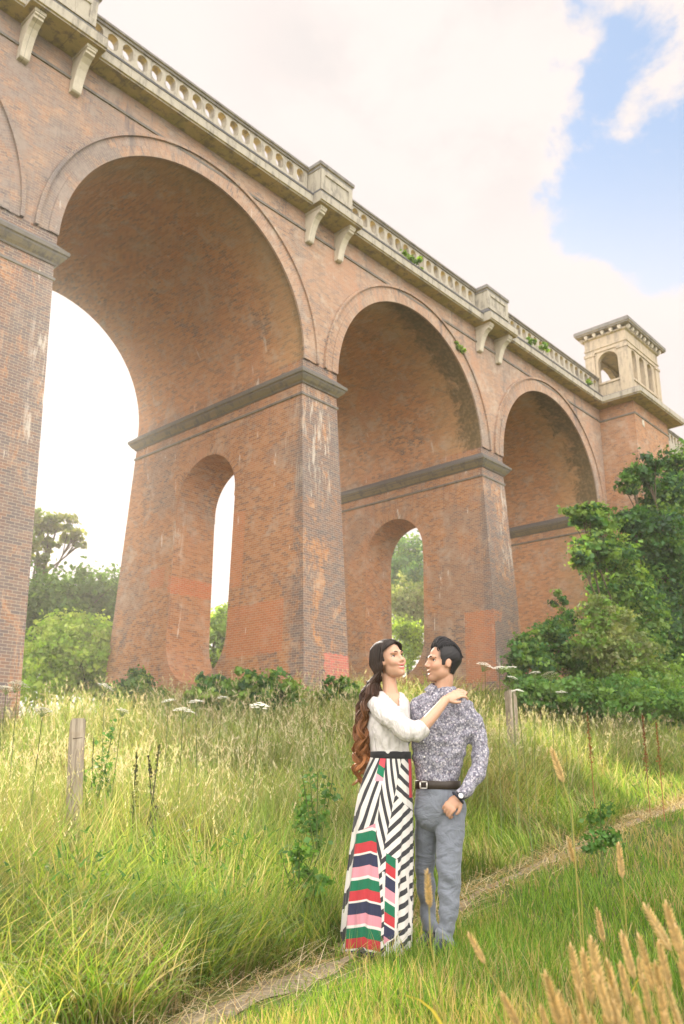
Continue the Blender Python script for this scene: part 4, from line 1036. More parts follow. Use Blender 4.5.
# ---------------------------------------------------------------- people
D0 = 5.19
RV, HV = Vector(R0), Vector(HF)
UZ = Vector((0, 0, 1))
def P(px, py, dv=0.0): return Vector(at_dist(px, py, D0 + dv))
SC = D0/FPX*1.045               # metres per picture pixel at the couple (mid height)
def catmull(a, sub):
    a = np.array(a, float); n = len(a); out = []
    for i in range(n-1):
        p0, p1, p2, p3 = a[max(i-1, 0)], a[i], a[i+1], a[min(i+2, n-1)]
        for t in np.arange(sub)/sub:
            out.append(.5*((2*p1) + (-p0+p2)*t + (2*p0-5*p1+4*p2-p3)*t*t + (-p0+3*p1-3*p2+p3)*t**3))
    out.append(a[-1]); return np.array(out)
def loft(mb, rings, n=28, sub=5, fn=None, power=2.0, uvf=None):
    """rings: (left px, right px, py, half depth m, dv) -> closed smooth surface"""
    rg = catmull(rings, sub); base = len(mb.v); m = len(rg)
    for (l, r, y, b, dv) in rg:
        A, B = P(l, y, dv), P(r, y, dv); c = (A+B)/2; hw = (B-A).length/2
        for k in range(n):
            t = 2*PI*k/n; ct, st = math.cos(t), math.sin(t)
            e = 2.0/power
            x = math.copysign(abs(ct)**e, ct)*hw; d = math.copysign(abs(st)**e, st)*b
            p = c + RV*x + HV*d
            if fn: p = fn(p, t, y, c)
            mb.v.append(tuple(p))
    for i in range(m-1):
        for k in range(n):
            j = (k+1) % n
            mb.f.append((base+i*n+k, base+i*n+j, base+(i+1)*n+j, base+(i+1)*n+k)[::-1]); mb.sm.append(True)
            if uvf:
                mb.uv += [uvf(2*PI*a/n, rg[q][2]) for (a, q) in ((k, i), (k+1, i), (k+1, i+1), (k, i+1))][::-1]
            else: mb.uv += [(0, 0)]*4
    for e, rev in ((0, False), (m-1, True)):
        f = [base+e*n+k for k in range(n)]
        mb.f.append(tuple(f[::-1] if rev else f)); mb.uv += [(0, 0)]*n; mb.sm.append(False)
def limb(mb, pts, rads, n=14, sub=5, flat=1.0):
    p = catmull([tuple(q) for q in pts], sub); r = catmull([[x] for x in rads], sub)[:, 0]
    mb.tube([Vector(q) for q in p], list(r), n)
def fuse(mb, voxel=.004, smooth=2):
    """weld overlapping closed shells into ONE continuous skin"""
    me = bpy.data.meshes.new('tmp'); me.from_pydata(mb.v, [], mb.f); me.update()
    bm = bmesh.new(); bm.from_mesh(me); bmesh.ops.recalc_face_normals(bm, faces=bm.faces); bm.to_mesh(me); bm.free()
    o = bpy.data.objects.new('tmp', me); C.objects.link(o)
    md = o.modifiers.new('r', 'REMESH'); md.mode = 'VOXEL'; md.voxel_size = voxel
    if smooth:
        ms = o.modifiers.new('s', 'SMOOTH'); ms.factor = .5; ms.iterations = smooth
    dg = bpy.context.evaluated_depsgraph_get(); dg.update()
    out = bpy.data.meshes.new_from_object(o.evaluated_get(dg))
    C.objects.unlink(o); bpy.data.objects.remove(o); bpy.data.meshes.remove(me)
    out.polygons.foreach_set('use_smooth', np.ones(len(out.polygons), bool))
    return out
def adopt(o, root):
    o.parent = root
    # only the figure's own Empty is moved off the origin; its parts sit at the world origin
    o.matrix_parent_inverse = Matrix.Translation(-root.location) if root.type == 'EMPTY' else Matrix.Identity(4)
    return o
def put(name, me, mat, root):
    me.materials.clear(); me.materials.append(mat); me.name = name
    o = bpy.data.objects.new(name, me); C.objects.link(o); return adopt(o, root)
def putmb(name, mb, mat, root): return put(name, mb.mesh(name, None), mat, root)
def coords(me):
    a = np.empty(len(me.vertices)*3, np.float32); me.vertices.foreach_get('co', a); return a.reshape(-1, 3).astype(float)
def paint(me, cols):
    a = me.color_attributes.new('Col', 'FLOAT_COLOR', 'POINT'); c4 = np.ones((len(cols), 4), np.float32); c4[:, :3] = cols
    a.data.foreach_set('color', c4.ravel())
def smin(a, b, k): h = np.clip(.5+.5*(b-a)/k, 0, 1); return b*(1-h)+a*h - k*h*(1-h)
def ell(p, c, r):
    r = np.array(r); q = (p-np.array(c)); k0 = np.linalg.norm(q/r, axis=-1); k1 = np.linalg.norm(q/(r*r), axis=-1)
    return k0*(k0-1)/np.maximum(k1, 1e-6)
def caps(p, a, b, r0, r1):
    a, b = np.array(a), np.array(b); ab = b-a; t = np.clip(((p-a)@ab)/(ab@ab), 0, 1)
    return np.linalg.norm(p-(a+t[..., None]*ab), axis=-1) - (r0+(r1-r0)*t)
def head_sdf(p, fem):
    d = ell(p, (0, -.014, .036), (.073, .094, .078))
    jw = .051 if fem else .057
    d = smin(d, ell(p, (0, .026, -.038), (jw, .060, .072)), .03)
    d = smin(d, ell(p, (0, .012, -.062), (jw*(.93 if fem else .98), .055, .036)), .02)
    d = smin(d, ell(p, (0, .062, -.096), (.019 if fem else .023, .020, .018)), .022)
    for s in (-1, 1):
        d = smin(d, ell(p, (s*.037, .056, -.022), (.023, .023, .020)), .018)
        d = smin(d, ell(p, (s*.025, .076, .021), (.022, .014, .010)), .014)
        d = np.maximum(d, -(ell(p, (s*.030, .100, .003), (.017, .018, .011)))) if False else d + .0065*np.exp(-(((p[..., 0]-s*.030)/.014)**2 + ((p[..., 1]-.085)/.03)**2 + ((p[..., 2]-.003)/.010)**2))
        d = smin(d, ell(p, (s*.0745, -.006, -.012), (.009, .019, .030)), .008)
        d = smin(d, ell(p, (s*(.0105 if fem else .0125), .086, -.033), (.0065 if fem else .008, .009, .006)), .006)
    nr = .0078 if fem else .0098
    d = smin(d, caps(p, (0, .081, .014), (0, .096 if fem else .100, -.027), .0072 if fem else .008, nr), .014)
    d = smin(d, ell(p, (0, .0965 if fem else .100, -.0295), (nr*1.08, nr*1.05, nr*.85)), .007)
    # a smiling mouth: corners lifted and drawn back
    m = p.copy(); m[..., 2] = p[..., 2] - 11*p[..., 0]**2; m[..., 1] = p[..., 1] + 9*p[..., 0]**2
    d = smin(d, ell(m, (0, .0865, -.0580), (.028, .0068, .0044)), .006)
    d = smin(d, ell(m, (0, .0840, -.0745), (.023, .0078, .0054)), .006)
    d = d + .0055*np.exp(-((p[..., 0]/.023)**4 + ((p[..., 1]-.090)/.02)**2 + ((m[..., 2]+.0660)/.0040)**2))
    for s in (-1, 1):       # cheeks pushed up by the smile
        d = smin(d, ell(p, (s*.036, .060, -.034), (.019, .020, .016)), .016)
    return d
def head_mesh(mb, Mx, fem, nu=150, nv=120):
    """Mx: 4x4 head frame (x: its right, y: forward, z: up)"""
    th = np.linspace(.001, PI-.001, nv); ph = np.linspace(0, 2*PI, nu, endpoint=False)
    T, Ph = np.meshgrid(th, ph, indexing='ij')
    d = np.stack([np.sin(T)*np.sin(Ph), np.sin(T)*np.cos(Ph), np.cos(T)], -1)
    o = np.array([0, .012, -.008]); lo = np.full(T.shape, .02); hi = np.full(T.shape, .16)
    for _ in range(26):
        m = (lo+hi)/2; v = head_sdf(o + d*m[..., None], fem) > 0
        hi = np.where(v, m, hi); lo = np.where(v, lo, m)
    p = o + d*((lo+hi)/2)[..., None]; base = len(mb.v)
    for q in p.reshape(-1, 3): mb.v.append(tuple(Mx @ Vector(q)))
    for i in range(nv-1):
        for k in range(nu):
            j = (k+1) % nu; mb.f.append((base+i*nu+k, base+(i+1)*nu+k, base+(i+1)*nu+j, base+i*nu+j)); mb.uv += [(0, 0)]*4; mb.sm.append(True)
    for row, rev in ((0, True), (nv-1, False)):
        f = [base+row*nu+k for k in range(nu)]; mb.f.append(tuple(f[::-1] if rev else f)); mb.uv += [(0, 0)]*nu; mb.sm.append(True)
def hair_shell(Mx, fem, mask, off, nu=140, nv=110):
    """close cap of hair: the head surface pushed out where hair grows"""
    th = np.linspace(.001, PI-.001, nv); ph = np.linspace(0, 2*PI, nu, endpoint=False)
    T, Ph = np.meshgrid(th, ph, indexing='ij')
    d = np.stack([np.sin(T)*np.sin(Ph), np.sin(T)*np.cos(Ph), np.cos(T)], -1)
    o = np.array([0, .012, -.008]); lo = np.full(T.shape, .02); hi = np.full(T.shape, .16)
    for _ in range(24):
        m = (lo+hi)/2; q = o + d*m[..., None]
        c = ell(q, (0, -.014, .036), (.073, .094, .078)); c = smin(c, ell(q, (0, .0, -.03), (.060, .070, .07)), .03); v = c > 0
        hi = np.where(v, m, hi); lo = np.where(v, lo, m)
    p = o + d*((lo+hi)/2)[..., None]; k = mask(p); of = off(p)
    kk = k.astype(float)
    for _ in range(2): kk = (kk + np.roll(kk, 1, 1) + np.roll(kk, -1, 1) + np.vstack([kk[:1], kk[:-1]]) + np.vstack([kk[1:], kk[-1:]]))/5
    p = p + d*(of*np.clip(kk, 0, 1) - .002*(1-kk))[..., None]
    mb = MB(); mb.v = [tuple(Mx @ Vector(q)) for q in p.reshape(-1, 3)]
    for i in range(nv-1):
        for j in range(nu):
            j2 = (j+1) % nu
            if k[i, j] or k[i+1, j] or k[i, j2] or k[i+1, j2]:
                mb.f.append((i*nu+j, (i+1)*nu+j, (i+1)*nu+j2, i*nu+j2)); mb.uv += [(0, 0)]*4; mb.sm.append(True)
    return mb, p.reshape(-1, 3)
def frame(center, fwd, up, s=1.0):
    f = fwd.normalized(); r = f.cross(up).normalized(); u = r.cross(f)
    return Matrix(((r.x*s, f.x*s, u.x*s, center.x), (r.y*s, f.y*s, u.y*s, center.y), (r.z*s, f.z*s, u.z*s, center.z), (0, 0, 0, 1)))
def hand(mb, wrist, f, nrm, curl=(.35, .4, .3), thumb_side=1, s=1.0, spread=.05):
    """palm + four unequal fingers + thumb; nrm = back of the hand"""
    f = f.normalized(); sd = f.cross(nrm).normalized(); n = sd.cross(f).normalized()
    W_ = lambda a, b, c: wrist + (f*a + sd*b + n*c)*s
    for (a, b, c, ra, rb, rc) in ((.045, .002, 0, .050, .038, .0155), (.078, .0, .002, .026, .041, .0135), (.015, 0, 0, .030, .027, .018)):
        Mx = Matrix((f, sd, n)).transposed(); mb.ball(W_(a, b, c), (ra*s, rb*s, rc*s), 16, 10, Mx)
    for i, (b, L, w) in enumerate(((.030, .070, .0086), (.0105, .079, .0089), (-.0095, .074, .0085), (-.028, .058, .0076))):
        b *= thumb_side
        pts = [W_(.070, b*.9, .002), W_(.096, b, .001)]; ang = 0; p = pts[-1]
        for q, (fr, cu) in enumerate(zip((.45, .30, .25), curl)):
            ang += cu*(1 + .08*i)
            p = p + (f*math.cos(ang) - n*math.sin(ang) + sd*(b/.03*spread))*L*fr*s; pts.append(p)
        limb(mb, pts, [w*s, w*1.05*s, w*s, w*.95*s, w*.72*s], 10, 3)
    t = thumb_side
    limb(mb, [W_(.012, .020*t, -.004), W_(.038, .040*t, -.010), W_(.064, .050*t, -.016), W_(.085, .047*t, -.020)], [.013*s, .0115*s, .0100*s, .0072*s], 10, 3)

def skin_mat(name, base):
    t = NT(name); a = t.new('ShaderNodeAttribute', attribute_name='Col')
    n = t.noise(t.coord('Object'), 90, 3, .6)
    b = t.bsdf(a.outputs['Color'], .48, n, .06, .002, .35)
    b.inputs['Subsurface Weight'].default_value = .18; b.inputs['Subsurface Radius'].default_value = (.010, .004, .002); b.inputs['Subsurface Scale'].default_value = 1.0
    return t.m
M['skin'] = skin_mat('skin', None)
def hair_mat(name):
    t = NT(name); a = t.new('ShaderNodeAttribute', attribute_name='Col')
    b = t.bsdf(a.outputs['Color'], .52, None, spec=.28); return t.m
M['hair'] = hair_mat('hair_strands')
def cloth(name, build, rough=.85, fold=.5, fscale=(9, 9, 4), sheen=.2):
    t = NT(name); ob = t.coord('Object'); col = build(t, ob)
    f1 = t.noise(t.mapping(ob, fscale), 1.0, 3, .5, 1.4); f2 = t.noise(ob, 260, 2, .5)
    h = t.math('ADD', f1, t.math('MULTIPLY', f2, .03))
    b = t.bsdf(col, rough, h, fold, .05, .2); b.inputs['Sheen Weight'].default_value = sheen; return t.m
def floral(t, ob):
    v = t.new('ShaderNodeTexVoronoi', feature='F1'); v.inputs['Scale'].default_value = 62; t.link(ob, v.inputs['Vector'])
    v2 = t.new('ShaderNodeTexVoronoi', feature='F1'); v2.inputs['Scale'].default_value = 110; t.link(ob, v2.inputs['Vector'])
    n = t.noise(ob, 70, 4, .7, .6)
    col = t.mix(t.sm(n, .42, .60), (.125, .122, .16), (.33, .325, .375))
    pe = t.math('MULTIPLY', t.sm(v.outputs['Distance'], .42, .26), t.math('GREATER_THAN', t.xyz(v.outputs['Color'])[0], .35))
    col = t.mix(t.math('MULTIPLY', pe, .85), col, (.52, .49, .53))
    pe2 = t.math('MULTIPLY', t.sm(v2.outputs['Distance'], .36, .22), t.math('GREATER_THAN', t.xyz(v2.outputs['Color'])[1], .72))
    col = t.mix(pe2, col, (.07, .065, .12)); 
    pe3 = t.math('MULTIPLY', t.sm(v2.outputs['Distance'], .36, .22), t.math('GREATER_THAN', t.xyz(v2.outputs['Color'])[2], .82))
    return t.mix(pe3, col, (.42, .33, .40))
M['shirt'] = cloth('floral_shirt_cotton', floral, .8, .55, (10, 10, 7), .1)
M['blouse'] = cloth('white_blouse_cotton', lambda t, ob: t.mix(t.noise(ob, 3, 2), (.58, .555, .545), (.64, .61, .60)), .85, .7, (14, 14, 5), .1)
M['chinos'] = cloth('grey_chino_twill', lambda t, ob: t.mix(t.noise(ob, 9, 3, .6), (.150, .168, .205), (.185, .203, .24)), .85, .45, (8, 8, 13), .15)
M['black_cloth'] = cloth('black_waistband_cloth', lambda t, ob: t.mix(t.noise(ob, 40, 2), (.012, .012, .014), (.022, .022, .025)), .7, .2)
M['belt'] = plain('dark_brown_leather', (.035, .026, .020), .42, 60, .25, .1)
M['metal'] = plain('brushed_steel', (.62, .60, .56), .3, 80, .08, .05, Metallic=.9)
M['shoe'] = plain('dark_navy_suede', (.030, .034, .05), .8, 60, .3, .2)
M['watch_face'] = plain('white_watch_dial', (.78, .77, .74), .3, 60, .04, .02)
M['eye_white'] = plain('eye_white', (.70, .66, .62), .25, 60, .04, .0)
M['eye_dark'] = plain('dark_iris', (.018, .012, .010), .15, 60, .1, .0)
M['lash'] = plain('black_lashes', (.010, .008, .008), .6, 60, .1, .0)
M['teeth'] = plain('teeth', (.78, .74, .68), .3, 60, .04, .0)
def skirt_mat():
    t = NT('striped_skirt_cloth'); U = t.xyz(t.coord('UV')); u, v = U[0], U[1]
    def lin(a, b, c=0): return t.math('ADD', t.math('ADD', t.math('MULTIPLY', u, a), t.math('MULTIPLY', v, b)), c)
    def stripe(a, b, per, duty, c=0): return t.math('LESS_THAN', t.math('FRACT', t.math('ADD', t.math('DIVIDE', lin(a, b, c), per), 50)), duty)
    def both(*m):
        r = m[0]
        for q in m[1:]: r = t.math('MULTIPLY', r, q)
        return r
    gt = lambda a, b: t.math('GREATER_THAN', a, b)
    lt = lambda a, b: t.math('LESS_THAN', a, b)
    WH, BK = (.60, .575, .55), (.040, .040, .046)
    # black and white stripes in three runs
    left = stripe(1, .22, 8.5, .42); mid = stripe(1, -.30, 7.5, .45, 3)
    topr = stripe(.75, -1, 12, .42); diag = stripe(1, 1.05, 13.5, .44, 4)
    blk = t.math('ABSOLUTE', t.math('SUBTRACT', stripe(1, 1.05, 13.5, .5, 4), stripe(1, -.06, 12, .5, 2)))
    m = t.mix(lt(u, -7), mid, left)
    rr = t.mix(gt(v, lin(.9, 0, 28)), topr, diag)
    rr = t.mix(gt(v, 102), rr, both(diag, t.math('SUBTRACT', 1, both(stripe(1, -.1, 11, .22), gt(v, 112)))))
    side = gt(u, lin(0, -.16, 15)) 
    m = t.mix(side, m, rr)
    col = t.mix(t.xyz(m)[0], WH, BK)
    # coloured bands
    def bands(coord):
        f = t.math('FRACT', t.math('ADD', t.math('DIVIDE', coord, 46.5), 20))
        cr = t.new('ShaderNodeValToRGB'); t.link(f, cr.inputs[0]); cr.color_ramp.interpolation = 'CONSTANT'; el = cr.color_ramp.elements
        for (p, c) in [(0, (.012, .135, .070)), (.215, (.42, .040, .050)), (.43, WH), (.475, (.030, .034, .070)), (.715, (.55, .24, .29)), (.935, WH)]:
            e = el[0] if p == 0 else (el[1] if p == .215 else el.new(p)); e.position = p; e.color = c + (1,)
        return cr.outputs[0]
    tent = t.math('MULTIPLY', t.math('ABSOLUTE', t.math('ADD', u, 12)), .30)
    ca = bands(t.math('SUBTRACT', t.math('SUBTRACT', v, tent), 72))
    inA = both(gt(u, -27), lt(u, lin(0, .13, -17.5)), gt(v, lin(-.55, 0, 60)))
    inA = both(inA, lt(u, 2.5))
    col = t.mix(inA, col, ca)
    cb = bands(t.math('SUBTRACT', lin(-.75, 1), 90))
    inB = both(gt(u, lin(0, .02, 1.2)), lt(u, lin(0, .02, 11.5)), gt(v, lin(.6, 0, 92)), lt(v, lin(-.8, 0, 186)))
    col = t.mix(inB, col, cb)
    edge = both(gt(u, lin(0, .02, 10.2)), lt(u, lin(0, .02, 12.0)), gt(v, 100)); col = t.mix(edge, col, WH)
    # coloured strip at the hip
    inC = both(gt(u, -15.5), lt(u, lin(0, .1, -8)), lt(v, 24))
    cc_ = t.mix(gt(v, lin(.4, 0, 16)), t.mix(gt(v, lin(.4, 0, 14)), (.55, .07, .09), (.012, .165, .085)), (.62, .30, .36))
    cc_ = t.mix(gt(v, lin(.5, 0, 13)), (.55, .07, .09), cc_)
    cc_ = t.mix(both(gt(v, lin(.5, 0, 15)), lt(v, lin(.5, 0, 24))), cc_, (.012, .165, .085))
    col = t.mix(inC, col, cc_)
    inD = both(gt(u, 25), lt(v, 40)); col = t.mix(inD, col, (.45, .05, .06))
    ob = t.coord('Object'); f1 = t.noise(t.mapping(ob, (12, 12, 1.6)), 1.0, 3, .5, .8)
    b = t.bsdf(col, .8, f1, .5, .05, .2); b.inputs['Sheen Weight'].default_value = .15
    return t.m
M['skirt'] = skirt_mat()

def face_parts(Mx, body, fem):
    R3 = Mx.to_3x3(); loc = lambda x, y, z: Mx @ Vector((x, y, z))
    for s in (-1, 1):
        # surface depth at the eye
        yy = np.linspace(.05, .12, 240); dd = head_sdf(np.stack([np.full(240, s*.030), yy, np.full(240, .003)], -1), fem)
        ys = yy[np.argmax(dd > 0)]
        e = MB(); e.ball(loc(s*.030, ys-.0016, .003), (.0135, .0052, .0050 if fem else .0046), 14, 8, R3); eo = putmb('eye', e, M['eye_white'], body)
        i = MB(); i.ball(loc(s*.030+(.001 if fem else -.0), ys+.0022, .0032), (.0062, .0024, .0050), 12, 8, R3); putmb('iris', i, M['eye_dark'], body)
        l = MB(); limb(l, [loc(s*.0165, ys-.001, .003), loc(s*.024, ys+.0035, .0080), loc(s*.034, ys+.0025, .0082), loc(s*.0455, ys-.006, .003)], [.0012, .0022, .0024, .0014], 6, 4); putmb('eyelashes', l, M['lash'], body)
        yb = []
        for (bx, bz) in ((.013, .0200), (.024, .0245), (.036, .0250), (.047, .0195)):
            dd = head_sdf(np.stack([np.full(240, s*bx), yy-.03*(bx > .04), np.full(240, bz)], -1), fem); yb.append((bx, (yy-.03*(bx > .04))[np.argmax(dd > 0)], bz))
        b = MB(); limb(b, [loc(s*a[0], a[1]+.0012, a[2]) for a in yb], [.0026, .0036, .0034, .0018] if not fem else [.0020, .0026, .0024, .0014], 6, 5); putmb('eyebrow', b, M['lash'], body)
    yy = np.linspace(.05, .12, 240)
    pts = []
    for x in (-.021, -.013, -.006, 0, .006, .013, .021):
        zz = -.0655 + 11*x*x
        dd = head_sdf(np.stack([np.full(240, x), yy, np.full(240, zz)], -1), fem); pts.append(loc(x, yy[np.argmax(dd > 0)] - (.0012 if fem else .0062), zz))
    tm = MB(); limb(tm, pts, [.0020, .0036, .0042, .0044, .0042, .0036, .0020], 8, 3); putmb('teeth', tm, M['teeth'], body)
def skin_cols(me, Mx, base, fem, stubble=0):
    p = coords(me); inv = np.array(Mx.inverted()); q = p@inv[:3, :3].T + inv[:3, 3]
    c = np.tile(np.array(base), (len(p), 1)); g = lambda cx, cy, cz, sx, sy, sz: np.exp(-(((q[:, 0]-cx)/sx)**2 + ((q[:, 1]-cy)/sy)**2 + ((q[:, 2]-cz)/sz)**2))
    def mixc(w, col):
        nonlocal c; c = c*(1-w[:, None]) + np.array(col)*w[:, None]
    for s in (-1, 1): mixc(.30*g(s*.040, .06, -.028, .022, .03, .018), (.60, .25, .18)); mixc(.20*g(s*.03, .085, .012, .016, .02, .007), (.32, .16, .11))
    q0 = q; q = q.copy(); q[:, 2] -= 11*q[:, 0]**2
    lips = np.clip(1.6*np.maximum(g(0, .09, -.0575, .026, .03, .0045), g(0, .09, -.0750, .022, .03, .0055)), 0, 1)*(q[:, 1] > .05); q = q0
    mixc((.85 if fem else .45)*lips, (.48, .10, .10) if fem else (.42, .17, .13))
    mixc(.15*g(0, .10, -.03, .012, .02, .01), (.6, .28, .2))
    if stubble:
        mixc(stubble*np.clip(g(0, .06, -.095, .05, .06, .028), 0, 1), (.26, .17, .13))
    if not fem:      # short clipped sides
        hl = sstep((q[:, 2] - (.004 + .0*q[:, 1]))/.03)*sstep((.058-q[:, 1])/.02)*(np.abs(q[:, 0]) < .2)
        back = sstep((-.030-q[:, 1])/.02)*sstep((q[:, 2]+.062)/.03)
        side = sstep((.030-q[:, 1])/.015)*sstep((q[:, 2]-.000)/.02)
        w = np.clip(np.maximum(np.maximum(hl, back), side), 0, 1)*(np.linalg.norm(q, axis=1) < .16)*(1-np.clip(2*(np.abs(q[:, 0]) > .0755)*(np.abs(q[:, 1]+.004) < .022)*(q[:, 2] < .022), 0, 1))
        mixc(.93*w, (.035, .030, .028))
    paint(me, c)
def strands(locks, n=6, shell=None, shell_col=None):
    """locks: (list of points, radii, list of colours) -> one hair mesh with colours"""
    mb = MB(); cols = []
    if shell is not None:
        mb.v += shell.v; mb.f += shell.f; mb.uv += shell.uv; mb.sm += shell.sm; cols += [shell_col]*len(shell.v)
    for pts, rad, cs in locks:
        b = len(mb.v); mb.tube(pts, rad, n, cap=True)
        for c in cs: cols += [c]*n
    me = mb.mesh('hair', None); paint(me, np.array(cols)); return me

# ---- the man
rnd = random.Random(4)
mb0 = P(440, 945); ROOTM = (mb0.x, mb0.y, float(ground_h(mb0.x, mb0.y)))
man = empty('person', ROOTM, 'man in a grey floral shirt and grey chinos with one thumb in his pocket', 'person', 'embracing couple')
HM = frame(P(442.8, 663.2, .02), -RV*.96 - HV*.27 + UZ*.09, UZ, 1.06)
bd = MB(); head_mesh(bd, HM, False)
limb(bd, [P(444.5, 664, .02), P(444.5, 677, .025), P(443, 689, .03), P(441, 704, .03)], [.030, .053, .057, .078])
loft(bd, [(426, 456, 698, .055, .03), (421, 465, 708, .07, .03), (420, 464, 730, .09, .03), (422, 456, 765, .085, .03), (421, 457, 790, .085, .03), (419, 463, 806, .085, .03), (424, 458, 820, .06, .03)])
limb(bd, [P(449, 815, -.01), P(449.5, 842, -.03), P(448.5, 866, -.05), P(449.5, 890, -.05), P(446, 938, -.06)], [.064, .056, .044, .036, .030])
limb(bd, [P(430, 815, .06), P(426, 842, .11), P(424.8, 866, .13), P(426.2, 890, .15), P(428.5, 910, .16), P(431, 930, .14)], [.050, .042, .032, .026, .024, .026])
limb(bd, [P(468, 713, .02), P(477.5, 740, .0), P(479, 762, -.035), P(472, 782, -.09), P(462, 795, -.13)], [.040, .036, .032, .028, .026])
limb(bd, [P(417, 710, .08), P(404, 735, .20), P(392, 752, .24), P(376, 752, .22)], [.048, .044, .036, .026])
hand(bd, P(459.5, 797, -.135), RV*-.72 - UZ*.70 - HV*.05, -HV*.9 - RV*.25 + UZ*.3, (.75, 1.0, .8), -1, .98)
hand(bd, P(376, 752, .22), -RV*.9 - UZ*.2 - HV*.3, HV*.9 - RV*.3, (.3, .3, .2), -1, .95)
bm_ = fuse(bd, .0036, 2); skin_cols(bm_, HM, (.47, .27, .18), False, .25)
mbody = put('body', bm_, M['skin'], man); face_parts(HM, mbody, False)
# hair: clipped sides under a swept back quiff
def m_mask(p):
    x, y, z = p[..., 0], p[..., 1], p[..., 2]
    top = (z > .070 + .014*sstep(y/.03)) & (y < .074)
    side = (y < .040 - .25*np.maximum(0, .03-z)) & (z > .012)
    back = (y < -.030) & (z > -.058)
    burn = (y < .030) & (y > .008) & (z > -.018)
    return top | side | back | burn
def m_off(p):
    x, y, z = p[..., 0], p[..., 1], p[..., 2]
    t = sstep((z - .062)/.05)*sstep((.062-np.abs(x))/.03)
    return .0035 + t*(.012 + .022*sstep((y+.05)/.11)*sstep((.082-y)/.03)) + .002*vnoise(x*160, y*60 + z*90, 14)
shell_m, _ = hair_shell(HM, False, m_mask, m_off)
locks = []
for i in range(260):
    x = rnd.uniform(-.055, .055); y = rnd.uniform(-.03, .056); f = (y+.03)/.086
    zt = .036 + .078*math.sqrt(max(.02, 1-(x/.075)**2-((y+.014)/.105)**2))
    p0 = HM @ Vector((x, y, zt-.004))
    lift = .010 + .026*f*(1-(x/.07)**2) + rnd.uniform(-.004, .005)
    zs = lambda yy_: .036 + .078*math.sqrt(max(.0, 1-(x/.078)**2-((max(-.105, yy_)+.014)/.1)**2))
    pts = [p0, HM @ Vector((x*1.05, y+.008*f, zt+lift*.75)), HM @ Vector((x*1.0, y-.026, zs(y-.026)+lift*1.05+.006)), HM @ Vector((x*.97, max(-.100, y-.058), zs(y-.058)+lift*.6+.006)), HM @ Vector((x*.95, max(-.108, y-.082), zs(y-.082)+.004))]
    q = catmull([tuple(a) for a in pts], 4); r = [.0040*(1-.6*(k/(len(q)-1))) for k in range(len(q))]
    c = np.array((.017, .016, .019))*rnd.uniform(.5, 1.6); locks.append(([Vector(a) for a in q], r, [c]*len(q)))
put('hair', strands(locks, 5, shell_m, np.array((.017, .016, .018))), M['hair'], man)
# shirt
sh = MB()
loft(sh, [(432, 453.5, 688, .060, .03), (424, 460, 693.5, .074, .03), (412, 470, 700, .088, .03), (409.5, 475, 711, .105, .03), (410.5, 473, 730, .125, .03), (412.5, 467, 750, .122, .02), (415, 461, 768, .112, .02), (416.5, 458.5, 780, .106, .02), (416.2, 459.5, 787, .107, .02)], 36, 5)
limb(sh, [P(464, 707, .03), P(474, 722, .02), P(478.5, 742, -.0), P(480, 760, -.03), P(476, 775, -.07), P(468, 787, -.11), P(459.5, 796, -.13)], [.052, .055, .053, .049, .047, .044, .037])
limb(sh, [P(419, 709, .07), P(407, 730, .17), P(396, 748, .23), P(380, 751, .22)], [.058, .055, .047, .038])
sm_ = fuse(sh, .005, 3)
p = coords(sm_); nn = np.empty(len(p)*3, np.float32); sm_.vertices.foreach_get('normal', nn); nn = nn.reshape(-1, 3)
uu = (p - np.array(P(440, 740)))@R0; zz = p[:, 2]
fold = vnoise(uu*16 + zz*14, zz*20 - uu*14, 71) + .6*vnoise(uu*34 - zz*22, zz*30 + uu*9, 72)
p = p + nn*((fold - .8)*.015)[:, None]; sm_.vertices.foreach_set('co', p.astype(np.float32).ravel()); sm_.update()
shirt = put('shirt', sm_, M['shirt'], man)
cl = MB()       # stand-and-fall collar, open at the throat
cc0 = P(442.5, 689.5, .03); ax = (UZ*.95 + RV*.14 - HV*.10).normalized(); e1 = RV.cross(ax).normalized(); e0 = ax.cross(e1).normalized()
fd_ = (-RV*.42 - HV*.9); fa = math.atan2(-fd_.dot(e1), fd_.dot(e0)); prev = None
for k in range(33):
    a = fa + .26 + (2*PI-.52)*k/32; d = e0*math.cos(a) - e1*math.sin(a); fr = max(0, math.cos(a-fa))
    q = [cc0 + d*.060 + ax*(.004-.012*fr), cc0 + d*.064 + ax*(.026-.016*fr), cc0 + d*.071 + ax*(.027-.016*fr), cc0 + d*(.108+.004*fr) - ax*(.018+.040*fr**4)]
    if prev:
        for w_i in range(3): cl.quad([prev[w_i], q[w_i], q[w_i+1], prev[w_i+1]], None, True)
    prev = q
co_ = putmb('collar', cl, M['shirt'], shirt)
md = co_.modifiers.new('thick', 'SOLIDIFY'); md.thickness = .004
for (bx, by) in ((424.5, 712), (423.5, 727), (423.5, 742), (424.5, 757), (425.5, 771)):
    pk = MB(); pk.ball(P(bx, by, -.088 if by < 715 else -.098), (.0045, .0045, .0045), 8, 6); putmb('button', pk, M['watch_face'], shirt)
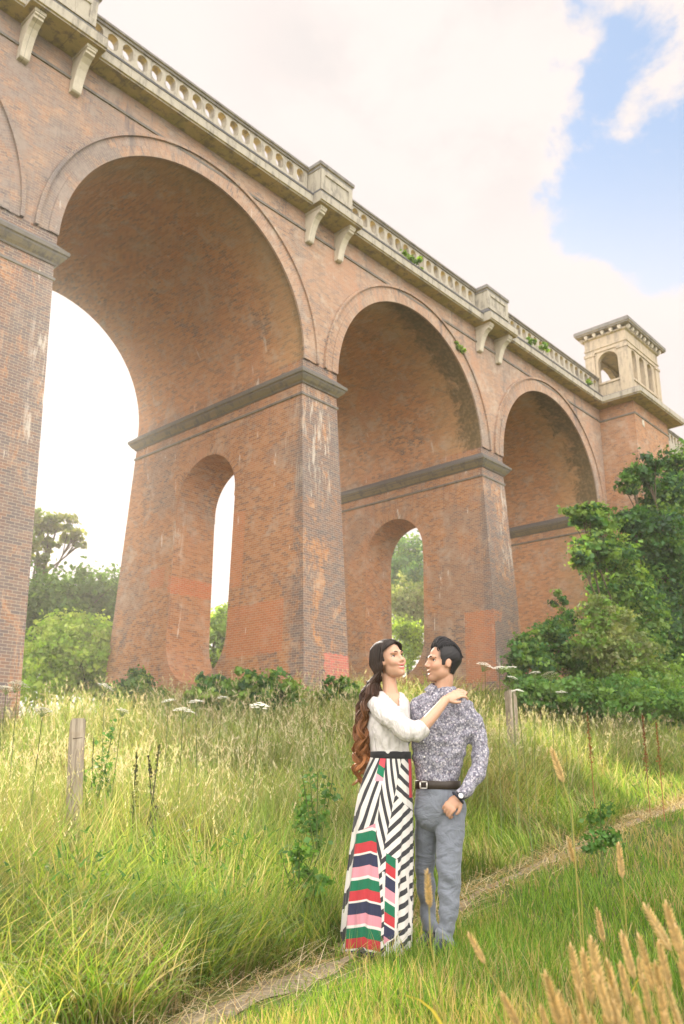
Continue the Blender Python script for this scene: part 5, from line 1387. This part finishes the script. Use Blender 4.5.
# trousers
tr = MB()
loft(tr, [(416.5, 459, 785, .104, .02), (415.5, 462.5, 795, .112, .02), (414, 467, 806, .118, .02), (415.5, 465, 818, .105, .02), (420, 461, 826, .075, .02), (428, 452, 831, .04, .02)], 32, 5)
limb(tr, [P(448.5, 806, .0), P(450, 822, -.015), P(449.5, 842, -.03), P(448.5, 866, -.05), P(449.5, 890, -.05), P(447.5, 915, -.06), P(445.5, 934, -.06), P(445, 944, -.06)], [.082, .085, .079, .070, .062, .054, .049, .049])
limb(tr, [P(431, 806, .03), P(428.5, 822, .07), P(426, 842, .11), P(424.8, 866, .13), P(426.2, 890, .15), P(428.5, 910, .16), P(431, 924, .14), P(431.5, 930, .14)], [.076, .078, .068, .058, .053, .048, .047, .047])
tm_ = fuse(tr, .005, 3)
p = coords(tm_); nn = np.empty(len(p)*3, np.float32); tm_.vertices.foreach_get('normal', nn); nn = nn.reshape(-1, 3)
uu = (p - np.array(P(440, 740)))@R0; zz = p[:, 2]
low = np.clip((.55 - zz)/.5, 0, 1)
fold = vnoise(uu*7, zz*17 + uu*14, 81) + .35*vnoise(uu*18 + zz*9, zz*34 - uu*22, 82) - .65
p = p + nn*(fold*(.008 + .016*low))[:, None]; tm_.vertices.foreach_set('co', p.astype(np.float32).ravel()); tm_.update()
put('trousers', tm_, M['chinos'], man)
bl = MB(); loft(bl, [(415.8, 459.6, 780.5, .108, .02), (415.2, 460.6, 781, .113, .02), (414.9, 461.3, 788.5, .114, .02), (415.5, 460.8, 789, .110, .02)], 40, 1)
belt = putmb('belt', bl, M['belt'], man)
bk = MB(); a = P(423.5, 785, -.095)
for (dx, dz, w, h) in ((-.019, 0, .003, .020), (.019, 0, .003, .020), (0, .018, .021, .003), (0, -.018, .021, .003)):
    bk.ball(a + RV*dx + UZ*dz, (w+.002, w+.002, h+.002), 8, 6)
putmb('buckle', bk, M['metal'], belt)
wa = MB(); wc = P(458, 797.8, -.132); wd_ = (RV*-.72 - UZ*.70).normalized()
e1 = wd_.cross(HV).normalized(); e2 = wd_.cross(e1)
ring_ = [wc + (e1*math.cos(2*PI*k/20)*.038 + e2*math.sin(2*PI*k/20)*.038) for k in range(21)]
wa.tube(ring_, .0065, 8, cap=False); wo = putmb('watch', wa, M['shoe'], man)
wn = (-HV*.93 + RV*.22 + UZ*.25).normalized()
for (rr, hh, nm, mt) in ((.022, .008, 'watch_case', 'shoe'), (.0175, .0115, 'watch_dial', 'watch_face')):
    wf = MB(); b1 = wn.cross(UZ).normalized(); Mx = Matrix((b1, wn.cross(b1), wn)).transposed(); wf.ball(wc + wn*.044, (rr, rr, hh), 18, 8, Mx); putmb(nm, wf, M[mt], wo)
for (hx_, hy_, tx_, ty_, dv) in ((445, 944, 436, 952, -.07), (431.5, 931, 423, 938, .13)):
    s_ = MB(); a = P(hx_, hy_, dv); gz = float(ground_h(a.x, a.y)); a.z = gz+.04; f = (-RV*.50 - HV*.80).normalized()
    limb(s_, [a - f*.06, a, a + f*.07 - UZ*.006, a + f*.13 - UZ*.014, a + f*.165 - UZ*.018], [.034, .044, .042, .036, .020], 14, 4)
    so_ = putmb('shoe', s_, M['shoe'], man)

# ---- the woman
wb0 = P(378, 950); ROOTW = (wb0.x, wb0.y, float(ground_h(wb0.x, wb0.y)))
wom = empty('person', ROOTW, 'woman with long wavy hair in a white blouse and striped maxi skirt', 'person', 'embracing couple')
HWm = frame(P(389.6, 660.3, -.02), RV*.66 - HV*.73 + UZ*.25, UZ - RV*.20, 1.03)
bd = MB(); head_mesh(bd, HWm, True)
limb(bd, [P(388.5, 664, .01), P(388.5, 675, .005), P(390, 688, .0), P(391, 702, .0)], [.03, .043, .044, .064])
loft(bd, [(378, 402, 694, .05, .0), (371, 408, 702, .07, .0), (370, 407, 725, .085, .0), (373, 407, 750, .075, .0), (366, 410, 790, .09, .0), (368, 408, 830, .085, 0)])
limb(bd, [P(382, 825, 0), P(380, 880, 0), P(379, 945, .0)], [.07, .05, .034]); limb(bd, [P(397, 825, .02), P(396, 880, .02), P(395, 945, .02)], [.07, .05, .034])
limb(bd, [P(374, 703, -.05), P(389, 718, -.12), P(411, 731, -.20), P(418, 730, -.21), P(428, 721, -.20), P(439, 708, -.17), P(446.5, 698.5, -.135)], [.042, .042, .038, .038, .036, .030, .025])
limb(bd, [P(404, 706, .06), P(425, 716, .22), P(448, 710, .22), P(461, 697, .10)], [.038, .036, .032, .025])
hand(bd, P(446, 699, -.135), RV*.86 + UZ*.36 + HV*.20, -HV*.78 - RV*.05 + UZ*.60, (.40, .55, .35), 1, .90, .16)
hand(bd, P(463, 694, .07), -RV*.15 - HV*.85 + UZ*.10, UZ*.9 + RV*.4, (.35, .5, .35), 1, .86)
bm_ = fuse(bd, .0032, 2); skin_cols(bm_, HWm, (.55, .325, .225), True)
wbody = put('body', bm_, M['skin'], wom); face_parts(HWm, wbody, True)
# hair
locks = []
def hcol(t): 
    a, b, c_ = np.array((.022, .015, .012)), np.array((.055, .026, .015)), np.array((.34, .135, .045))
    return a + (b-a)*min(1, t/.35) if t < .35 else b + (c_-b)*(t-.35)/.65
stream = [(377.5, 668, .02), (371.5, 688, .01), (365.8, 713, .01), (362.5, 742, .02), (360.5, 768, .02), (359, 790, .02)]
GR = [(rnd.gauss(0, .017), rnd.gauss(0, .026), rnd.uniform(0, 2*PI), rnd.uniform(.62, .90)*rnd.choice((-1, 1)), rnd.uniform(.68, 1.0), rnd.uniform(.6, 1.5)) for _ in range(17)]
def w_mask(p):
    x, y, z = p[..., 0], p[..., 1], p[..., 2]
    yb = np.where(z < .03, .020 - 1.0*np.maximum(0, .0-z), .020 + .050*sstep((z-.03)/.055))
    return (y < yb) | (z > .096)
def w_off(p):
    x, y, z = p[..., 0], p[..., 1], p[..., 2]
    return (.009 + .006*vnoise(np.arctan2(x, y)*14, z*9, 15))*(1 - .9*sstep((-.005-z)/.05))*(.25 + .75*sstep((.075-y)/.05))
shell_w, _ = hair_shell(HWm, True, w_mask, w_off)
for i in range(380):
    side = 1 if rnd.random() < .66 else -1
    y0 = rnd.uniform(-.085, .074); zt = .036 + .085*math.sqrt(max(.03, 1-((y0+.014)/.104)**2))
    x0 = -.008 + side*rnd.uniform(.0, .012)
    lay = rnd.uniform(.006, .016)
    fy = .046 if y0 > .02 else y0*.8          # front locks frame the face
    pts = [HWm @ Vector((x0, y0, zt+.006)), HWm @ Vector((side*(.045+lay), y0*.92+.004, zt-.012)), HWm @ Vector((side*(.072+lay), min(fy, .040)-.004, .045)), HWm @ Vector((side*(.078+lay), min(fy, .030)-.016, .0)), HWm @ Vector((side*(.076+lay), min(fy*.6, .016)-.026, -.055))]
    g_du, g_dv, g_ph, g_fr, g_end, g_br = GR[i % 17]
    du, dv = g_du + rnd.gauss(0, .0045), g_dv + rnd.gauss(0, .0045) - .010*side
    st_ = catmull(stream, 10); m = int(len(st_)*g_end*rnd.uniform(.93, 1.0)); eph = rnd.gauss(0, .28)
    for k in range(8 if side > 0 else 7, m):
        t = k/(len(st_)-1); q = P(*st_[k]); w_2 = min(2.75 - 2.1*t**.45, .75 + 1.2*sstep((t-.10)/.25))
        amp = .002 + .019*sstep((t-.12)/.5); an = g_ph + eph + k*g_fr
        pts.append(q + RV*(du*w_2 + amp*math.cos(an)) + HV*(dv*w_2 + amp*math.sin(an)) + UZ*.004*math.sin(an*1.3))
    q = catmull([tuple(b) for b in pts], 3); n_ = len(q)
    rad = [.0050*(1-.70*max(0, k/(n_-1)-.65)/.35) for k in range(n_)]
    zs_ = [max(0, min(1, (1.62 - b[2])/.72)) for b in q]
    br = rnd.uniform(.65, 1.35)*(.5+.5*g_br)
    locks.append(([Vector(b) for b in q], rad, [hcol(t)*br for t in zs_]))
put('hair', strands(locks, 5, shell_w, np.array((.024, .016, .013))), M['hair'], wom)
# blouse
bo = MB()
loft(bo, [(378, 401, 691.5, .050, .0), (372, 406, 696, .065, .0), (367.5, 410, 703, .082, .0), (365.5, 410.5, 715, .098, .0), (366, 410, 730, .104, -.0), (368.5, 409.5, 745, .096, 0), (370.5, 410, 755, .088, 0)], 36, 5)
limb(bo, [P(374, 703, -.04), P(383, 712, -.10), P(397, 723, -.16), P(409, 731, -.19), P(417, 731, -.20), P(424.5, 725, -.20)], [.050, .057, .060, .062, .060, .046])
limb(bo, [P(403, 707, .06), P(420, 717, .20), P(438, 714, .22)], [.046, .046, .042])
bm2 = fuse(bo, .005, 3)
p = coords(bm2); nn = np.empty(len(p)*3, np.float32); bm2.vertices.foreach_get('normal', nn); nn = nn.reshape(-1, 3)
uu = (p - np.array(P(390, 720)))@R0; zz = p[:, 2]
fold = vnoise(uu*26 + zz*8, zz*9 + uu*10, 91) + .4*vnoise(uu*50, zz*26, 92) - .7
p = p + nn*(fold*.016)[:, None]
# the V of the neckline: cut away the cloth in front of the chest
bm2.vertices.foreach_set('co', p.astype(np.float32).ravel()); bm2.update()
bmx = bmesh.new(); bmx.from_mesh(bm2)
A_, B_, C_ = P(381.5, 688, -.1), P(400.5, 687, -.1), P(399.0, 706, -.1)
def uvz(q): d = q - P(390, 700); return d.dot(RV), d.dot(UZ), d.dot(HV)
ta, tb, tc = uvz(A_), uvz(B_), uvz(C_)
def inside(u_, z_):
    def s_(a, b): return (u_-b[0])*(a[1]-b[1]) - (a[0]-b[0])*(z_-b[1])
    d1, d2, d3 = s_(ta, tb), s_(tb, tc), s_(tc, ta)
    return not ((d1 < 0 or d2 < 0 or d3 < 0) and (d1 > 0 or d2 > 0 or d3 > 0))
kill = []
for v_ in bmx.verts:
    u_, z_, h_ = uvz(v_.co)
    if (h_ < .02 and inside(u_, z_)) or (z_ > ta[1]-.012 and abs(u_) < .075): kill.append(v_)
bmesh.ops.delete(bmx, geom=kill, context='VERTS'); bmx.to_mesh(bm2); bmx.free()
bo_ = put('blouse', bm2, M['blouse'], wom); md = bo_.modifiers.new('thick', 'SOLIDIFY'); md.thickness = .004
wbm = MB(); loft(wbm, [(371, 410.5, 751.5, .090, 0), (370.3, 411, 752, .094, 0), (370, 411.3, 758.5, .096, 0), (370.8, 410.8, 759.5, .092, 0)], 40, 1)
putmb('waistband', wbm, M['black_cloth'], wom)
# skirt
def pleat(p, t, y, c):
    f = max(0, min(1, (y-765)/150)); d = (p-c); L = d.length
    k = 1 + f*(.040*math.cos(9*t + .8 + .004*y) + .042*math.cos(17*t + y*.006) + .020*math.cos(29*t - y*.003))
    return c + d*k
def suv(t, y): return (30*math.copysign(1 - (1-abs(math.cos(t)))**1.0, math.cos(t)) if math.sin(t) < 0 else 60*math.copysign(1, math.cos(t)) - 30*math.cos(t), y - 757)
sk = MB(); loft(sk, [(370.3, 411, 757, .092, 0), (365.5, 411.8, 770, .105, 0), (360, 412.3, 788, .118, 0), (356.5, 412.8, 805, .125, 0), (353.5, 413, 827, .130, 0), (349.5, 412.8, 860, .140, 0), (345.5, 412, 895, .150, 0), (343, 411, 925, .158, 0), (341.5, 410, 948, .162, 0), (341.8, 409.5, 951.5, .160, 0)], 120, 6, pleat, 2.0, suv)
putmb('skirt', sk, M['skirt'], wom)
for (hx_, hy_, dv) in ((362, 950, -.10), (396, 948, .0)):
    s_ = MB(); a = P(hx_, hy_, dv); a.z = float(ground_h(a.x, a.y))+.022; f = (-RV*.1 - HV*.9).normalized() if hx_ < 380 else (RV*.6 - HV*.7).normalized()
    limb(s_, [a - f*.10, a - f*.03, a + f*.04, a + f*.09], [.024, .030, .028, .014], 12, 4); putmb('shoe', s_, M['black_cloth'], wom)

# ---------------------------------------------------------------- sky, sun, camera
SUN = ray(103, 356); SUN = SUN/np.linalg.norm(SUN)
s_el = math.asin(SUN[2]); s_az = math.atan2(SUN[1], SUN[0])
EXPO = 1.45
wd = bpy.data.worlds.new('World'); scene.world = wd; wd.use_nodes = True
nt = wd.node_tree; nt.nodes.clear()
class WT(NT):
    def __init__(s, tree): s.t = tree; s.n = tree.nodes; s.out = tree.nodes.new('ShaderNodeOutputWorld')
w_ = WT(nt)
sky = w_.new('ShaderNodeTexSky'); sky.sky_type = 'NISHITA'; sky.sun_disc = False
sky.sun_elevation = s_el; sky.sun_rotation = PI/2 - s_az; sky.air_density = 1.0; sky.dust_density = 1.5; sky.ozone_density = 1.5
gen = w_.coord('Generated')
def dirv(px, py): r = ray(px, py); return tuple(r/np.linalg.norm(r))
def dot(v):
    nd = w_.new('ShaderNodeVectorMath', operation='DOT_PRODUCT'); w_.link(gen, nd.inputs[0]); nd.inputs[1].default_value = v
    return nd.outputs['Value']
q = w_.noise(gen, 3.2, 8, .56, .35)
q2 = w_.noise(w_.mapping(gen, (1, 1, 1.6)), 8.0, 7, .6, .2)
qq = w_.math('ADD', q, w_.math('MULTIPLY', w_.math('SUBTRACT', q2, .5), .50))
# breaks in the cloud: a big one high on the right, scattered ones behind the viewer
gap = w_.sm(dot(dirv(735, 115)), .966, .994)
gap2 = w_.sm(dot(dirv(625, 55)), .990, .999)
open_ = w_.math('MAXIMUM', gap, w_.math('MULTIPLY', gap2, .8))
thr = w_.math('ADD', .16, w_.math('MULTIPLY', open_, .385))
cl = w_.sm(w_.math('SUBTRACT', qq, thr), -.03, .07)
K = 10.0/(2**EXPO)              # raw sky units for display white at background strength 0.1
def cc(r, g, b, k=1.0): return (r*K*k, g*K*k, b*K*k)
shade = w_.sm(w_.noise(gen, 4.5, 6, .6, .4), .44, .66)
high = w_.sm(dot(dirv(440, 20)), .965, .995)
white = w_.mix(w_.math('MULTIPLY', w_.math('MULTIPLY', shade, high), .75), cc(1.02, .915, .875), cc(.84, .79, .77))
# unseen cloud behind the viewer and overhead, brightened as added fill on shaded brick
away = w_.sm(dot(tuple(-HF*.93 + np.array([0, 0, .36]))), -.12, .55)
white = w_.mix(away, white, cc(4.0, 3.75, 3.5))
skyb = w_.mix(1.0, sky.outputs[0], (1.15, 1.1, 1.05), 'MULTIPLY')
lowhaze = w_.sm(w_.xyz(gen)[2], .66, .46)
blue = w_.mix(w_.math('MULTIPLY', lowhaze, .9), cc(.38, .55, .82), cc(.86, .85, .88))
skyc = w_.mix(.25, blue, skyb)
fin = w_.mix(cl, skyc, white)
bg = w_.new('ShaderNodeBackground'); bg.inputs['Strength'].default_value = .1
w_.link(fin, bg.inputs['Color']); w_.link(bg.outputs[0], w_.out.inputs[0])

sl = bpy.data.lights.new('sun', 'SUN'); sl.energy = 4.0; sl.angle = math.radians(3.0); sl.color = (1.0, .92, .80)
so = bpy.data.objects.new('sun', sl); C.objects.link(so)
so.rotation_euler = Vector(SUN).to_track_quat('Z', 'Y').to_euler(); so.location = (20, 40, 60)

cd = bpy.data.cameras.new('camera'); co = bpy.data.objects.new('camera', cd); C.objects.link(co)
cd.sensor_fit = 'VERTICAL'; cd.sensor_height = 36.0; cd.sensor_width = 24.05; cd.lens = FPX/H*36.0
cd.clip_start = .05; cd.clip_end = 3000
mat = Matrix(((RT[0], UP[0], -FW[0], CAM[0]), (RT[1], UP[1], -FW[1], CAM[1]), (RT[2], UP[2], -FW[2], CAM[2]), (0, 0, 0, 1)))
co.matrix_world = mat
cd.dof.use_dof = True; cd.dof.focus_distance = 5.25; cd.dof.aperture_fstop = 3.8
scene.camera = co
vs = scene.view_settings
vs.view_transform = 'Standard'; vs.look = 'None'; vs.gamma = 1.0; vs.exposure = EXPO; vs.use_curve_mapping = False
scene.render.engine = 'CYCLES'
cy = scene.cycles
cy.use_denoising = True; cy.max_bounces = 8; cy.diffuse_bounces = 4; cy.glossy_bounces = 2; cy.transmission_bounces = 4
cy.transparent_max_bounces = 8; cy.caustics_reflective = False; cy.caustics_refractive = False; cy.sample_clamp_indirect = 8

# the light air between the meadow and the arches
HZ = MB(); HZ.box(-262, 262, -262, 262, -12, ZS + 13.6)
hz = HZ.build('haze', None)
hm = NT('pale_summer_air'); hv = hm.new('ShaderNodeVolumePrincipled')
hv.inputs['Color'].default_value = (1.0, .95, .90, 1); hv.inputs['Density'].default_value = .0009; hv.inputs['Anisotropy'].default_value = .55
hm.link(hv.outputs[0], hm.out.inputs['Volume']); hz.data.materials.append(hm.m)
prop(hz, 'thin pale summer haze filling the air around the arches', 'haze', kind='stuff')
cy.volume_bounces = 1
